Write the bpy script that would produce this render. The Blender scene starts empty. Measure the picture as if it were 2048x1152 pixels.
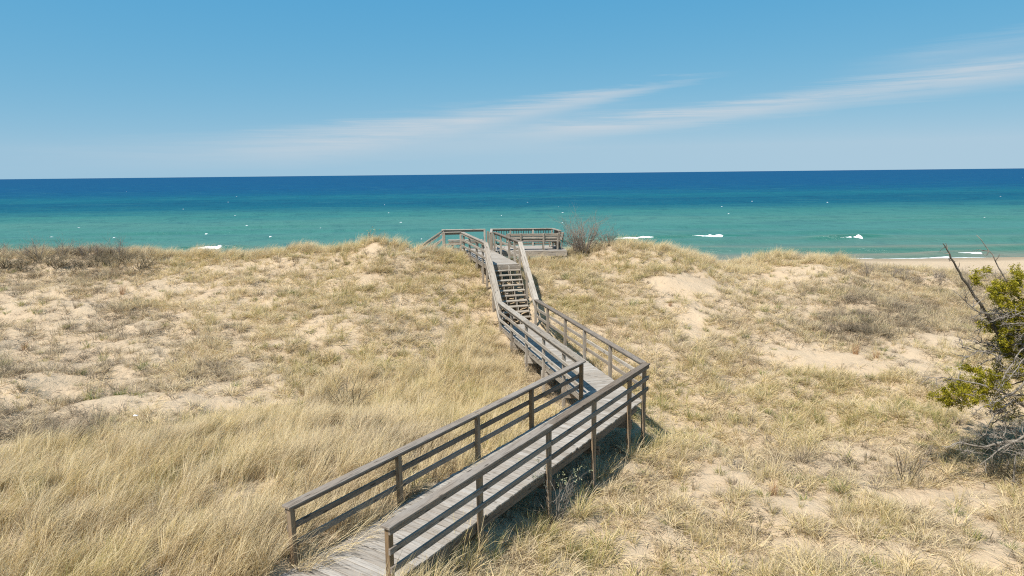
import bpy, bmesh, math, random
import numpy as np
from mathutils import Matrix, Vector

random.seed(7)
RNG = np.random.default_rng(11)
SC = bpy.context.scene
COL = SC.collection

# ------------------------------------------------------------------ camera
F, PITCH, ROLL, H = 1366.0, math.radians(9.5), 0.0107, 6.1
_f = np.array([0, math.cos(PITCH), -math.sin(PITCH)])
_u0 = np.array([0, math.sin(PITCH), math.cos(PITCH)])
_r0 = np.array([1.0, 0, 0])
_r = _r0 * math.cos(ROLL) - _u0 * math.sin(ROLL)
_u = _u0 * math.cos(ROLL) + _r0 * math.sin(ROLL)
cam_d = bpy.data.cameras.new('camera')
cam = bpy.data.objects.new('camera', cam_d)
COL.objects.link(cam)
cam_d.sensor_width = 36
cam_d.lens = 36 * F / 2048
cam_d.clip_start = 0.1
cam_d.clip_end = 80000
cam.matrix_world = Matrix(((_r[0], _u[0], -_f[0], 0), (_r[1], _u[1], -_f[1], 0), (_r[2], _u[2], -_f[2], H), (0, 0, 0, 1)))
SC.camera = cam

# ------------------------------------------------------------------ light
SUN_EL = math.radians(58)
SUN_DIR = Vector((-0.62, -0.785, 0)).normalized()          # horizontal direction towards the sun
to_sun = Vector((SUN_DIR.x * math.cos(SUN_EL), SUN_DIR.y * math.cos(SUN_EL), math.sin(SUN_EL)))
sun_d = bpy.data.lights.new('sun', 'SUN')
sun_d.energy = 5.0
sun_d.angle = math.radians(0.53)
sun_d.color = (1.0, 0.955, 0.88)
sun = bpy.data.objects.new('sun', sun_d)
COL.objects.link(sun)
sun.location = (-24, -30, 60)
sun.rotation_euler = (-to_sun).to_track_quat('-Z', 'Y').to_euler()

world = bpy.data.worlds.new('World')
SC.world = world
world.use_nodes = True
SC.view_settings.view_transform = 'Standard'
SC.view_settings.look = 'None'
SC.view_settings.gamma = 1
SC.view_settings.exposure = 0.42
SC.cycles.use_denoising = False
SC.cycles.filter_width = 1.15
SC.cycles.max_bounces = 6
SC.cycles.transparent_max_bounces = 4


# ---- tiny node helpers
class NT:
    def __init__(self, tree):
        self.t = tree
        self.n = tree.nodes
        self.l = tree.links

    def node(self, kind, **kw):
        nd = self.n.new(kind)
        for k, v in kw.items():
            if k == 'ins':
                for i, x in v.items():
                    self.put(nd.inputs[i], x)
            else:
                setattr(nd, k, v)
        return nd

    def put(self, sock, x):
        if isinstance(x, bpy.types.NodeSocket):
            self.l.new(x, sock)
        else:
            sock.default_value = x

    def m(self, op, a, b=0.0, c=None, clamp=False):
        nd = self.n.new('ShaderNodeMath')
        nd.operation = op
        nd.use_clamp = clamp
        self.put(nd.inputs[0], a)
        self.put(nd.inputs[1], b)
        if c is not None:
            self.put(nd.inputs[2], c)
        return nd.outputs[0]

    def mix(self, fac, a, b, mode='MIX'):
        nd = self.n.new('ShaderNodeMix')
        nd.data_type = 'RGBA'
        nd.blend_type = mode
        self.put(nd.inputs[0], fac)
        self.put(nd.inputs[6], a)
        self.put(nd.inputs[7], b)
        return nd.outputs[2]

    def ramp(self, fac, stops, interp='LINEAR'):
        nd = self.n.new('ShaderNodeValToRGB')
        cr = nd.color_ramp
        cr.interpolation = interp
        while len(cr.elements) < len(stops):
            cr.elements.new(0.5)
        for e, (p, c) in zip(cr.elements, stops):
            e.position = p
            e.color = c if len(c) == 4 else (*c, 1)
        self.put(nd.inputs[0], fac)
        return nd.outputs[0]

    def noise(self, vec, scale=1.0, detail=4, rough=0.55, dist=0.0):
        nd = self.n.new('ShaderNodeTexNoise')
        self.put(nd.inputs['Vector'], vec)
        nd.inputs['Scale'].default_value = scale
        nd.inputs['Detail'].default_value = detail
        nd.inputs['Roughness'].default_value = rough
        nd.inputs['Distortion'].default_value = dist
        return nd.outputs[0]

    def mapping(self, vec, scale=(1, 1, 1), rot=(0, 0, 0), loc=(0, 0, 0)):
        nd = self.n.new('ShaderNodeMapping')
        self.put(nd.inputs[0], vec)
        nd.inputs['Location'].default_value = loc
        nd.inputs['Rotation'].default_value = rot
        nd.inputs['Scale'].default_value = scale
        return nd.outputs[0]

    def smooth(self, x, a, b):
        nd = self.n.new('ShaderNodeMapRange')
        nd.interpolation_type = 'SMOOTHSTEP'
        self.put(nd.inputs[0], x)
        nd.inputs[1].default_value = a
        nd.inputs[2].default_value = b
        return nd.outputs[0]

    def bump(self, h, strength=0.3, dist=0.02):
        nd = self.n.new('ShaderNodeBump')
        nd.inputs['Strength'].default_value = strength
        nd.inputs['Distance'].default_value = dist
        self.put(nd.inputs['Height'], h)
        return nd.outputs[0]


# ---- sky with thin cirrus
w = NT(world.node_tree)
w.n.clear()
wout = w.node('ShaderNodeOutputWorld')
sky = w.node('ShaderNodeTexSky', sky_type='NISHITA', sun_disc=False, sun_elevation=SUN_EL,
             sun_rotation=math.atan2(SUN_DIR.x, SUN_DIR.y), altitude=200, air_density=1.0, dust_density=0.6, ozone_density=4.0)
tc = w.node('ShaderNodeTexCoord')
sep = w.node('ShaderNodeSeparateXYZ', ins={0: tc.outputs['Generated']})
# the haze over the lake hides the last degrees of the sky's own horizon glow
lift = w.node('ShaderNodeCombineXYZ', ins={0: sep.outputs[0], 1: sep.outputs[1], 2: w.m('MULTIPLY_ADD', w.m('MAXIMUM', sep.outputs[2], 0.036), 1.2, 0.095)})
w.l.new(w.node('ShaderNodeVectorMath', operation='NORMALIZE', ins={0: lift.outputs[0]}).outputs[0], sky.inputs[0])
az = w.m('ARCTAN2', sep.outputs[0], sep.outputs[1])
el = w.m('ARCSINE', sep.outputs[2])
comb = w.node('ShaderNodeCombineXYZ', ins={0: az, 1: el, 2: 0.0})
SLOPE = 0.085
wisp = w.noise(w.mapping(comb.outputs[0], scale=(4, 110, 1), rot=(0, 0, -0.12)), 1.0, 8, 0.68, 0.9)
broad = w.noise(w.mapping(comb.outputs[0], scale=(5, 22, 1), loc=(3.1, 1.7, 0)), 1.0, 3, 0.5)


def band(c0, b, wd0, wdb, a_in0, a_in1, a_out0, a_out1, amt):
    """streak of cirrus: elevation c0 + b*azimuth, half width wd0 + wdb*azimuth, fading in and out along the azimuth"""
    c = w.m('MULTIPLY_ADD', az, b, c0)
    c = w.m('ADD', c, w.m('MULTIPLY', w.m('SUBTRACT', wisp, 0.5), 0.035))
    hw = w.m('MAXIMUM', w.m('MULTIPLY_ADD', az, wdb, wd0), 0.004)
    d = w.m('DIVIDE', w.m('ABSOLUTE', w.m('SUBTRACT', el, c)), hw)
    x = w.smooth(d, 1.35, 0.05)
    x = w.m('MULTIPLY', x, w.smooth(az, a_in0, a_in1))
    x = w.m('MULTIPLY', x, w.smooth(az, a_out0, a_out1))
    return w.m('MULTIPLY', x, amt)


dens = w.m('ADD', band(0.086, 0.150, 0.017, -0.040, -0.42, -0.08, 0.33, 0.12, 0.85),
           band(0.052, 0.094, 0.013, 0.009, -0.06, 0.22, 1.6, 1.0, 1.05))
dens = w.m('ADD', dens, band(0.060, 0.070, 0.030, 0.01, -0.75, -0.18, 0.30, -0.02, 0.55))
dens = w.m('ADD', dens, band(0.079, 0.10, 0.011, 0.01, 0.40, 0.55, 1.4, 0.8, 0.35))
dens = w.m('MULTIPLY', dens, w.m('MULTIPLY_ADD', wisp, 1.5, w.m('MULTIPLY_ADD', broad, 0.9, -0.52)), clamp=True)
dens = w.m('MULTIPLY', dens, 0.80)
sc_ = w.node('ShaderNodeSeparateColor', ins={0: sky.outputs[0]})
chan = [w.m('MULTIPLY', w.m('POWER', w.m('MULTIPLY', sc_.outputs[i], 0.1), p_), a_ * 10.0) for i, (p_, a_) in enumerate(((1.52, 1.92), (0.55, 0.665), (0.18, 0.575)))]
sky_c = w.node('ShaderNodeCombineColor', ins={0: chan[0], 1: chan[1], 2: chan[2]})
bg1 = w.node('ShaderNodeBackground', ins={0: sky_c.outputs[0], 1: 0.10})
bg2 = w.node('ShaderNodeBackground', ins={0: (0.60, 0.645, 0.69, 1), 1: 0.78})
mx = w.node('ShaderNodeMixShader', ins={0: dens, 1: bg1.outputs[0], 2: bg2.outputs[0]})
w.l.new(mx.outputs[0], wout.inputs[0])

# ------------------------------------------------------------------ pixel to place
CAM0 = np.array([0, 0, H])


def ray(px, py):
    return _f + _r * ((px - 1024) / F) - _u * ((py - 576) / F)


def aty(px, py, Y):
    d = ray(px, py)
    return CAM0 + d * (Y / d[1])


def atz(px, py, z):
    d = ray(px, py)
    return CAM0 + d * ((z - H) / d[2])


# ------------------------------------------------------------------ numpy noise and terrain
_perm = RNG.random((256, 256))


def vnoise(x, y):
    xi = np.floor(x).astype(int)
    yi = np.floor(y).astype(int)
    fx = x - xi
    fy = y - yi
    fx = fx * fx * (3 - 2 * fx)
    fy = fy * fy * (3 - 2 * fy)
    g = lambda a, b: _perm[a & 255, b & 255]
    return (g(xi, yi) * (1 - fx) + g(xi + 1, yi) * fx) * (1 - fy) + (g(xi, yi + 1) * (1 - fx) + g(xi + 1, yi + 1) * fx) * fy


def fbm(x, y, octv=4, seed=0.0):
    s = 0
    a = 0.5
    for k in range(octv):
        s = s + a * vnoise(x + seed + 17.3 * k, y + seed * 1.7 + 9.1 * k)
        x = x * 2.03
        y = y * 2.03
        a *= 0.5
    return s / (1 - 0.5 ** octv)


LAKE = -6.0
CP = []
# left crest and right crest, seen against the lake
for px, py, Y in [(0, 515, 36), (150, 512, 36), (300, 512, 36), (450, 512, 36), (550, 506, 36), (640, 498, 36), (740, 490, 36),
                  (815, 493, 35.6), (865, 502, 35.4), (1190, 494, 38), (1300, 497, 39), (1340, 502, 39), (1390, 520, 39.5), (1430, 538, 40),
                  (1475, 538, 41), (1520, 522, 41.5), (1560, 515, 42), (1640, 518, 42), (1700, 530, 42), (1760, 537, 42), (1850, 547, 42),
                  (1950, 553, 42), (2048, 558, 42), (-200, 515, 37), (2300, 570, 42)]:
    CP.append(tuple(aty(px, py, Y)))
# places where posts meet the ground
CP += [(-0.03, 25.3, -0.77), (0.48, 23.4, -1.1), (1.0, 21.5, -1.0), (1.52, 19.55, -0.9), (-0.67, 28.1, 0.0),
       (-0.58, 11.4, -0.62), (0.72, 13.4, -1.05), (1.9, 15.2, -1.15), (3.0, 17.0, -1.2), (3.6, 17.8, -1.42),
       (-1.7, 33.0, 1.30), (-2.4, 35.5, 1.65), (1.67, 36.8, 1.32), (2.9, 36.8, 1.36), (0.3, 31.0, 1.0), (-3.3, 36.6, 1.78),
       (-1.1, 30.6, 0.9), (0.9, 34, 1.25), (2.0, 27.6, -0.15), (3.0, 23.0, -1.05), (0, 38.6, 1.25), (2.5, 39.0, 1.2)]
# left slope
CP += [(-3.55, 9.9, 0.02), (-2.1, 12.0, -0.12), (-0.8, 14.0, -0.45), (0.4, 15.9, -0.75), (-1.9, 9.3, -0.25), (-6, 12, -0.1), (-6, 8, 0.0),
       (-12, 10, -0.1), (-12, 16, -0.2), (-7, 17, -0.45), (-3.5, 18, -0.75), (-2, 22, -0.7), (-7, 23, -0.25), (-14, 22, -0.1),
       (-20, 20, 0.0), (-5, 28, 0.75), (-11, 29, 0.8), (-18, 29, 0.75), (-25, 29, 0.7), (-30, 22, 0.2), (-4, 32.5, 1.55), (-9, 33, 1.6), (-16, 33.2, 1.45),
       (-24, 33.2, 1.5), (-40, 36, 1.8), (-40, 20, 0.6), (-20, 8, 0), (-40, 5, 0.3)]
# right hollow and slope
CP += [(0.5, 9.5, -1.2), (3, 12, -1.5), (6, 10, -1.6), (6, 16, -1.6), (10, 13, -1.65), (14, 17, -1.6), (9, 21, -1.5), (15, 23, -1.25), (6, 24, -0.9),
       (10, 28, -0.4), (5, 30, 0.5), (5.5, 34, 1.3), (8.5, 33.5, 0.95), (12, 34, 0.1), (16, 34, -0.1), (16, 29, -0.7), (22, 30, -0.9), (22, 36, -0.4), (20, 20, -1.6),
       (28, 28, -1.2), (30, 36, -1.0), (40, 40, -1.0), (40, 24, -1.3), (20, 8, -1.6), (40, 6, -1.4), (0, 4, -0.4), (0, -10, 0), (-30, -10, 0.2), (30, -10, -1.2)]
# lee side, beach and lake bed
for x in (-60, -40, -24, -10, 0, 10, 22, 34, 48, 70):
    CP += [(x, 50, -2.6 if x > 8 else -2.0), (x, 60, -4.2), (x, 72, -5.25), (x, 84, -5.6), (x, 95, -6.05), (x, 112, -7.3), (x, 130, -8.2)]
for x in (-30, -22, -15, -9):
    CP.append((x, 41, 0.7))
CP += [(-5.5, 37.6, 0.7), (-7.2, 38.2, 0.2), (4, 43, 0.2), (14, 46, -1.0), (22, 47, -1.5), (30, 47, -2.0)]
CP = np.array(CP)


def _tps(r2):
    return np.where(r2 > 1e-9, 0.5 * r2 * np.log(r2 + 1e-12), 0)


_n = len(CP)
_K = _tps(((CP[:, None, :2] - CP[None, :, :2]) ** 2).sum(-1)) + np.eye(_n) * 0.08
_Pm = np.c_[np.ones(_n), CP[:, :2]]
_A = np.block([[_K, _Pm], [_Pm.T, np.zeros((3, 3))]])
_W = np.linalg.solve(_A, np.r_[CP[:, 2], 0, 0, 0])


_tx, _ty = np.arange(-62, 72.01, 0.5), np.arange(-10, 128.01, 0.5)
_TX, _TY = np.meshgrid(_tx, _ty)
_T = _W[_n] + _W[_n + 1] * _TX + _W[_n + 2] * _TY
for _k in range(_n):
    _T += _W[_k] * _tps((_TX - CP[_k, 0]) ** 2 + (_TY - CP[_k, 1]) ** 2)


def corridor(x, y):
    """1 on the strip kept clear below the near boardwalk, 0 away from it"""
    a, d = np.array((-4.9, 6.1)), np.array((0.5475, 0.8368))
    px, py = x - a[0], y - a[1]
    s = px * d[0] + py * d[1]
    t = np.abs(px * d[1] - py * d[0])
    return np.clip((1.02 - t) / 0.16, 0, 1) * np.clip((s + 0.2) / 0.3, 0, 1) * np.clip((8.0 - s) / 1.0, 0, 1)


def ground(x, y):
    x = np.atleast_1d(np.asarray(x, float))
    y = np.atleast_1d(np.asarray(y, float))
    gx = (np.clip(x, -62, 71.99) + 62) * 2
    gy = (np.clip(y, -10, 127.99) + 10) * 2
    i, j = gx.astype(int), gy.astype(int)
    a, b = gx - i, gy - j
    z = (_T[j, i] * (1 - a) + _T[j, i + 1] * a) * (1 - b) + (_T[j + 1, i] * (1 - a) + _T[j + 1, i + 1] * a) * b
    amp = np.clip((70 - y) / 25, 0.08, 1)
    cor = corridor(x, y)
    z = np.where(cor > 0, np.minimum(z, z * (1 - cor) + np.minimum(z, -0.16) * cor), z)
    z = z + amp * (1 - 0.85 * cor) * (0.62 * (fbm(x * 0.24, y * 0.24, 3, 3.0) - 0.5) + 0.58 * (fbm(x * 0.62, y * 0.62, 3, 8.0) - 0.5) + 0.14 * (fbm(x * 2.4, y * 2.4, 2, 5.0) - 0.5))
    return z


def ground1(x, y):
    return float(ground(x, y)[0])


def on_ground(px, py):
    """point of the ground seen at a pixel"""
    d = ray(px, py)
    t = 4.0
    for k in range(160):
        p = CAM0 + d * t
        g = ground1(p[0], p[1])
        if p[2] - g < 0.01:
            break
        t += max(0.02, (p[2] - g) * 0.8)
        if t > 60:
            break
    return CAM0 + d * t


# ------------------------------------------------------------------ scene helpers
def link(o):
    COL.objects.link(o)
    return o


def tag(o, label=None, cat=None, group=None, kind=None):
    if label:
        o['label'] = label
    if cat:
        o['category'] = cat
    if group:
        o['group'] = group
    if kind:
        o['kind'] = kind
    return o


def empty(name, loc, label, cat, group=None):
    o = bpy.data.objects.new(name, None)
    o.empty_display_size = 0.2
    o.location = loc
    link(o)
    return tag(o, label, cat, group)


def np_mesh(name, verts, faces, smooth=False):
    me = bpy.data.meshes.new(name)
    me.from_pydata([tuple(v) for v in verts], [], [tuple(f) for f in faces])
    me.update()
    if smooth:
        me.polygons.foreach_set('use_smooth', [True] * len(me.polygons))
    return me


def mobj(name, me, mat, parent=None, loc=(0, 0, 0)):
    o = bpy.data.objects.new(name, me)
    if mat and not me.materials:
        me.materials.append(mat)
    o.location = loc
    o.parent = parent
    return link(o)


# ------------------------------------------------------------------ materials
def new_mat(name):
    m = bpy.data.materials.new(name)
    m.use_nodes = True
    t = NT(m.node_tree)
    t.n.clear()
    t.out = t.node('ShaderNodeOutputMaterial')
    return m, t


def principled(t, color, rough=0.8, normal=None, spec=0.3):
    b = t.node('ShaderNodeBsdfPrincipled')
    t.put(b.inputs['Base Color'], color)
    t.put(b.inputs['Roughness'], rough)
    b.inputs['Specular IOR Level'].default_value = spec
    if normal is not None:
        t.l.new(normal, b.inputs['Normal'])
    t.l.new(b.outputs[0], t.out.inputs[0])
    return b


def wood(name, brown, grey, dark, greyness, vr=0.30):
    m, t = new_mat(name)
    co = t.node('ShaderNodeTexCoord').outputs['Object']
    oi = t.node('ShaderNodeObjectInfo')
    rnd = oi.outputs['Random']
    off = t.node('ShaderNodeCombineXYZ', ins={0: t.m('MULTIPLY', rnd, 91.0), 1: t.m('MULTIPLY', rnd, 57.0), 2: t.m('MULTIPLY', rnd, 33.0)})
    v = t.node('ShaderNodeVectorMath', operation='ADD', ins={0: co, 1: off.outputs[0]}).outputs[0]
    grain = t.noise(t.mapping(v, (1.6, 26, 26)), 1.0, 6, 0.65, 0.6)
    fine = t.noise(t.mapping(v, (5, 150, 150)), 1.0, 3, 0.6)
    blot = t.noise(t.mapping(v, (1.1, 4, 4)), 1.0, 4, 0.6)
    fac = t.m('ADD', t.m('MULTIPLY_ADD', blot, 1.5, -0.75 + greyness), t.m('MULTIPLY', t.m('SUBTRACT', rnd, 0.5), 0.55), clamp=True)
    c = t.mix(fac, (*brown, 1), (*grey, 1))
    c = t.mix(t.m('MULTIPLY', t.smooth(grain, 0.52, 0.32), 0.75), c, (*dark, 1))
    c = t.mix(t.m('MULTIPLY', t.smooth(fine, 0.48, 0.32), 0.65), c, (*dark, 1))
    vor = t.node('ShaderNodeTexVoronoi', ins={'Vector': t.mapping(v, (1.7, 8, 8)), 'Scale': 1.0})
    knot = t.smooth(vor.outputs['Distance'], 0.17, 0.09)
    c = t.mix(t.m('MULTIPLY', knot, 0.8), c, (dark[0] * 0.45, dark[1] * 0.45, dark[2] * 0.45, 1))
    val = t.m('MULTIPLY_ADD', rnd, vr, 1.0 - vr * 0.5)
    c = t.mix(1.0, c, t.node('ShaderNodeCombineColor', ins={0: val, 1: val, 2: val}).outputs[0], 'MULTIPLY')
    h = t.m('ADD', t.m('MULTIPLY', grain, 0.6), t.m('MULTIPLY', fine, 0.4))
    principled(t, c, 0.85, t.bump(h, 0.45, 0.006), 0.2)
    return m


W_RAIL = wood('weathered_rail_wood', (0.200, 0.150, 0.105), (0.235, 0.207, 0.177), (0.070, 0.055, 0.043), 0.55, 0.42)
W_DECK = wood('weathered_deck_wood', (0.315, 0.27, 0.22), (0.37, 0.345, 0.31), (0.145, 0.125, 0.10), 0.55, 0.20)
W_PALE = wood('bleached_wood', (0.30, 0.245, 0.185), (0.37, 0.335, 0.285), (0.12, 0.10, 0.08), 0.55, 0.34)
W_POST = wood('brown_post_wood', (0.250, 0.165, 0.090), (0.27, 0.220, 0.165), (0.085, 0.060, 0.038), 0.36)


def sand_material():
    m, t = new_mat('dune_sand')
    co = t.node('ShaderNodeNewGeometry').outputs['Position']
    veg = t.node('ShaderNodeAttribute', attribute_name='veg').outputs['Fac']
    big = t.noise(co, 0.35, 4, 0.6)
    mid = t.noise(co, 2.2, 5, 0.65)
    finer = t.noise(co, 22, 4, 0.7)
    speck = t.noise(co, 70, 2, 0.6)
    c = t.ramp(big, [(0.3, (0.455, 0.345, 0.230)), (0.7, (0.515, 0.400, 0.272))])
    c = t.mix(t.m('MULTIPLY', t.smooth(mid, 0.5, 0.75), 0.35), c, (0.42, 0.315, 0.21, 1))
    # thatch of dead leaves lying between the tufts
    th = t.m('MULTIPLY', veg, t.smooth(t.m('ADD', t.m('MULTIPLY', mid, 0.5), t.m('MULTIPLY', finer, 0.5)), 0.38, 0.60))
    c = t.mix(t.m('MULTIPLY', th, 0.75), c, t.ramp(finer, [(0.35, (0.23, 0.175, 0.11)), (0.65, (0.44, 0.355, 0.23))]))
    c = t.mix(t.m('MULTIPLY', t.smooth(speck, 0.62, 0.74), 0.5), c, (0.20, 0.15, 0.10, 1))
    # damp sand down by the water
    sx = t.node('ShaderNodeSeparateXYZ', ins={0: co})
    wet = t.smooth(sx.outputs[2], LAKE + 0.30, LAKE + 0.12)
    c = t.mix(t.m('MULTIPLY', wet, 0.6), c, (0.22, 0.17, 0.115, 1))
    foot = t.node('ShaderNodeTexVoronoi', ins={'Vector': t.mapping(co, (2.1, 1.6, 0.0)), 'Scale': 1.0})
    dimple = t.smooth(foot.outputs['Distance'], 0.10, 0.34)
    h = t.m('ADD', t.m('MULTIPLY', t.noise(co, 5.0, 5, 0.65), 0.75), t.m('MULTIPLY', finer, 0.25))
    h = t.m('ADD', h, t.m('MULTIPLY', dimple, 0.35))
    principled(t, c, 0.95, t.bump(h, 0.8, 0.14), 0.1)
    return m


M_SAND = sand_material()


def grass_material(name, stops, transl=0.38):
    m, t = new_mat(name)
    ti = t.node('ShaderNodeAttribute', attribute_name='tint')
    ti.attribute_type = 'INSTANCER'
    bc = t.node('ShaderNodeAttribute', attribute_name='bcol').outputs['Fac']
    f = t.m('ADD', ti.outputs['Fac'], t.m('MULTIPLY', t.m('SUBTRACT', bc, 0.5), 0.42), clamp=True)
    c = t.ramp(f, stops)
    v = t.m('MULTIPLY_ADD', t.m('FRACT', t.m('MULTIPLY', bc, 7.77)), 0.45, 0.70)
    c = t.mix(1.0, c, t.node('ShaderNodeCombineColor', ins={0: v, 1: v, 2: v}).outputs[0], 'MULTIPLY')
    d = t.node('ShaderNodeBsdfPrincipled', ins={'Base Color': c, 'Roughness': 0.55})
    d.inputs['Specular IOR Level'].default_value = 0.35
    tr = t.node('ShaderNodeBsdfTranslucent', ins={0: c})
    mxs = t.node('ShaderNodeMixShader', ins={0: transl, 1: d.outputs[0], 2: tr.outputs[0]})
    t.l.new(mxs.outputs[0], t.out.inputs[0])
    return m


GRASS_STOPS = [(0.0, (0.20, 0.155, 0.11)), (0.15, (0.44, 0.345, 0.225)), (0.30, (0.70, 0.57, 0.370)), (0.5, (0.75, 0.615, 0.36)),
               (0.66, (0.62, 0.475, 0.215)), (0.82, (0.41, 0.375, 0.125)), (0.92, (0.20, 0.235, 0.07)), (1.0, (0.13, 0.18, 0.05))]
M_GRASS = grass_material('dry_dune_grass', GRASS_STOPS)


def flat_mat(name, c1, c2, scale=6.0, rough=0.85, spec=0.2):
    m, t = new_mat(name)
    co = t.node('ShaderNodeTexCoord').outputs['Object']
    n = t.noise(co, scale, 5, 0.6)
    principled(t, t.ramp(n, [(0.3, c1), (0.7, c2)]), rough, t.bump(n, 0.3, 0.01), spec)
    return m


M_TWIG = flat_mat('grey_twigs', (0.17, 0.135, 0.105), (0.30, 0.255, 0.21))
M_TWIG_DARK = flat_mat('dark_twigs', (0.10, 0.080, 0.050), (0.20, 0.165, 0.105))
M_DEAD = flat_mat('dead_silver_wood', (0.13, 0.11, 0.088), (0.32, 0.285, 0.24), 9)
M_DEAD_DARK = flat_mat('dead_bark', (0.040, 0.036, 0.027), (0.115, 0.100, 0.078), 14)
M_BUD = flat_mat('pale_catkins', (0.42, 0.45, 0.24), (0.58, 0.58, 0.38), 20)
M_DISC = flat_mat('tan_disc', (0.46, 0.36, 0.27), (0.55, 0.45, 0.35), 5)
M_IRON = flat_mat('rusty_iron', (0.030, 0.022, 0.018), (0.060, 0.040, 0.028), 30)
M_SCRAP = flat_mat('white_scrap', (0.72, 0.72, 0.72), (0.80, 0.80, 0.80), 5)


def leaf_material(name, a, b):
    m, t = new_mat(name)
    bc = t.node('ShaderNodeAttribute', attribute_name='bcol').outputs['Fac']
    c = t.ramp(bc, [(0.1, a), (0.9, b)])
    d = t.node('ShaderNodeBsdfPrincipled', ins={'Base Color': c, 'Roughness': 0.6})
    d.inputs['Specular IOR Level'].default_value = 0.25
    tr = t.node('ShaderNodeBsdfTranslucent', ins={0: c})
    mxs = t.node('ShaderNodeMixShader', ins={0: 0.3, 1: d.outputs[0], 2: tr.outputs[0]})
    t.l.new(mxs.outputs[0], t.out.inputs[0])
    return m


M_NEEDLE = leaf_material('yellow_green_needles', (0.15, 0.15, 0.012), (0.46, 0.385, 0.022))
M_LEAF = leaf_material('bud_leaves', (0.34, 0.36, 0.18), (0.52, 0.52, 0.34))

# ------------------------------------------------------------------ the ground
ELL = []          # vegetation zones on the ground: (centre, inverse axes, amount)


def zone(px, py, rx, ry):
    c = on_ground(px, py)
    a = (on_ground(px + rx, py) - on_ground(px - rx, py)) / 2
    b = (on_ground(px, py + ry) - on_ground(px, py - ry)) / 2
    return c[:2].copy(), np.linalg.inv(np.array([[a[0], b[0]], [a[1], b[1]]]) + np.eye(2) * 1e-6)


def zone_val(z, x, y):
    p = np.stack([x - z[0][0], y - z[0][1]])
    q = z[1] @ p
    r = np.sqrt((q ** 2).sum(0))
    r = r + 0.55 * (fbm(x * 0.9, y * 0.9, 3, 21.0) - 0.5) * 2
    return np.clip((1.25 - r) / 0.5, 0, 1)


SANDY = [(zone(*a[:4]), a[4]) for a in [
    (60, 610, 170, 34, .72), (330, 572, 150, 24, .80), (330, 535, 170, 12, .6), (110, 700, 190, 40, .75), (70, 770, 150, 30, .75), (330, 800, 150, 16, .85),
    (430, 610, 110, 35, .5), (560, 530, 70, 14, .6), (690, 600, 170, 55, .35), (180, 660, 130, 20, .6), (520, 680, 120, 40, .35),
    (1370, 573, 60, 36, 1.0), (1386, 632, 24, 46, 1.0), (1392, 660, 16, 26, 1.0), (1300, 590, 80, 22, .4), (1480, 568, 110, 26, .6), (1640, 545, 110, 20, .65),
    (1590, 706, 110, 24, .85), (1760, 722, 130, 26, .85), (1850, 690, 90, 22, .8), (1700, 610, 60, 15, .4), (1560, 620, 80, 25, .4),
    (1440, 928, 45, 26, .7), (1400, 970, 70, 30, .65), (1620, 1000, 50, 24, .8), (1850, 990, 120, 18, .97), (1500, 1110, 120, 28, .55),
    (1800, 1090, 140, 30, .45), (1990, 1110, 90, 40, .7), (1390, 1120, 50, 30, .5), (1950, 1000, 90, 16, .7), (1800, 800, 60, 20, .4), (1900, 740, 100, 20, .6)]]
LONG = [zone(*a) for a in [(340, 1060, 520, 190), (820, 830, 230, 90), (620, 900, 330, 95), (200, 950, 260, 80), (500, 1140, 420, 120), (940, 760, 110, 70), (-200, 1080, 400, 160)]]
GREEN = [(zone(*a[:4]), a[4]) for a in [(1310, 850, 130, 90, .10), (1120, 1080, 130, 70, .16), (950, 550, 60, 60, .10), (1480, 800, 260, 70, .09), (1700, 850, 220, 60, .07), (1110, 620, 60, 60, .12),
                                        (760, 720, 150, 40, .08), (1600, 1050, 260, 60, .05), (1230, 560, 160, 50, .05)]]
GREY = [(zone(*a[:4]), a[4]) for a in [(120, 540, 180, 35, .2), (150, 700, 300, 110, .14), (60, 860, 140, 40, .18), (1760, 640, 120, 45, .18), (1850, 560, 170, 30, .17), (1600, 620, 170, 50, .07),
                                       (1600, 950, 300, 120, .05), (1720, 930, 120, 40, .1)]]


def veg_density(x, y):
    d = 0.72 + 1.4 * (fbm(x * 0.36, y * 0.36, 3, 31.0) - 0.46) + 0.5 * (fbm(x * 1.3, y * 1.3, 2, 44.0) - 0.5)
    lg = long_amount(x, y)
    d = np.maximum(d, 1.15 * lg)
    for z, v in SANDY:
        d = d * (1 - v * zone_val(z, x, y))
    d = np.where(y > 46, d * np.clip((60 - y) / 14, 0, 1), d)
    return np.clip(d, 0.0, 1.2)


def long_amount(x, y):
    d = np.zeros_like(x)
    for z in LONG:
        d = np.maximum(d, zone_val(z, x, y))
    return d


def axis(lo, hi, core0, core1, step, grow):
    a = list(np.arange(core0, core1, step))
    s = step
    v = core1
    while v < hi:
        a.append(v)
        s *= grow
        v += s
    a.append(hi)
    s = step
    v = core0
    b = []
    while v > lo:
        s *= grow
        v -= s
        b.append(max(v, lo))
    return np.array(b[::-1] + a)


GX = axis(-600, 600, -32, 34, 0.19, 1.10)
GY = axis(-120, 130, 5, 46, 0.17, 1.06)
_X, _Y = np.meshgrid(GX, GY)
_Z = ground(_X.ravel(), _Y.ravel())
_V = np.c_[_X.ravel(), _Y.ravel(), _Z]
nx, ny = len(GX), len(GY)
_i = (np.arange(ny - 1)[:, None] * nx + np.arange(nx - 1)[None, :]).ravel()
_Fc = np.c_[_i, _i + 1, _i + nx + 1, _i + nx]


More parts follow.
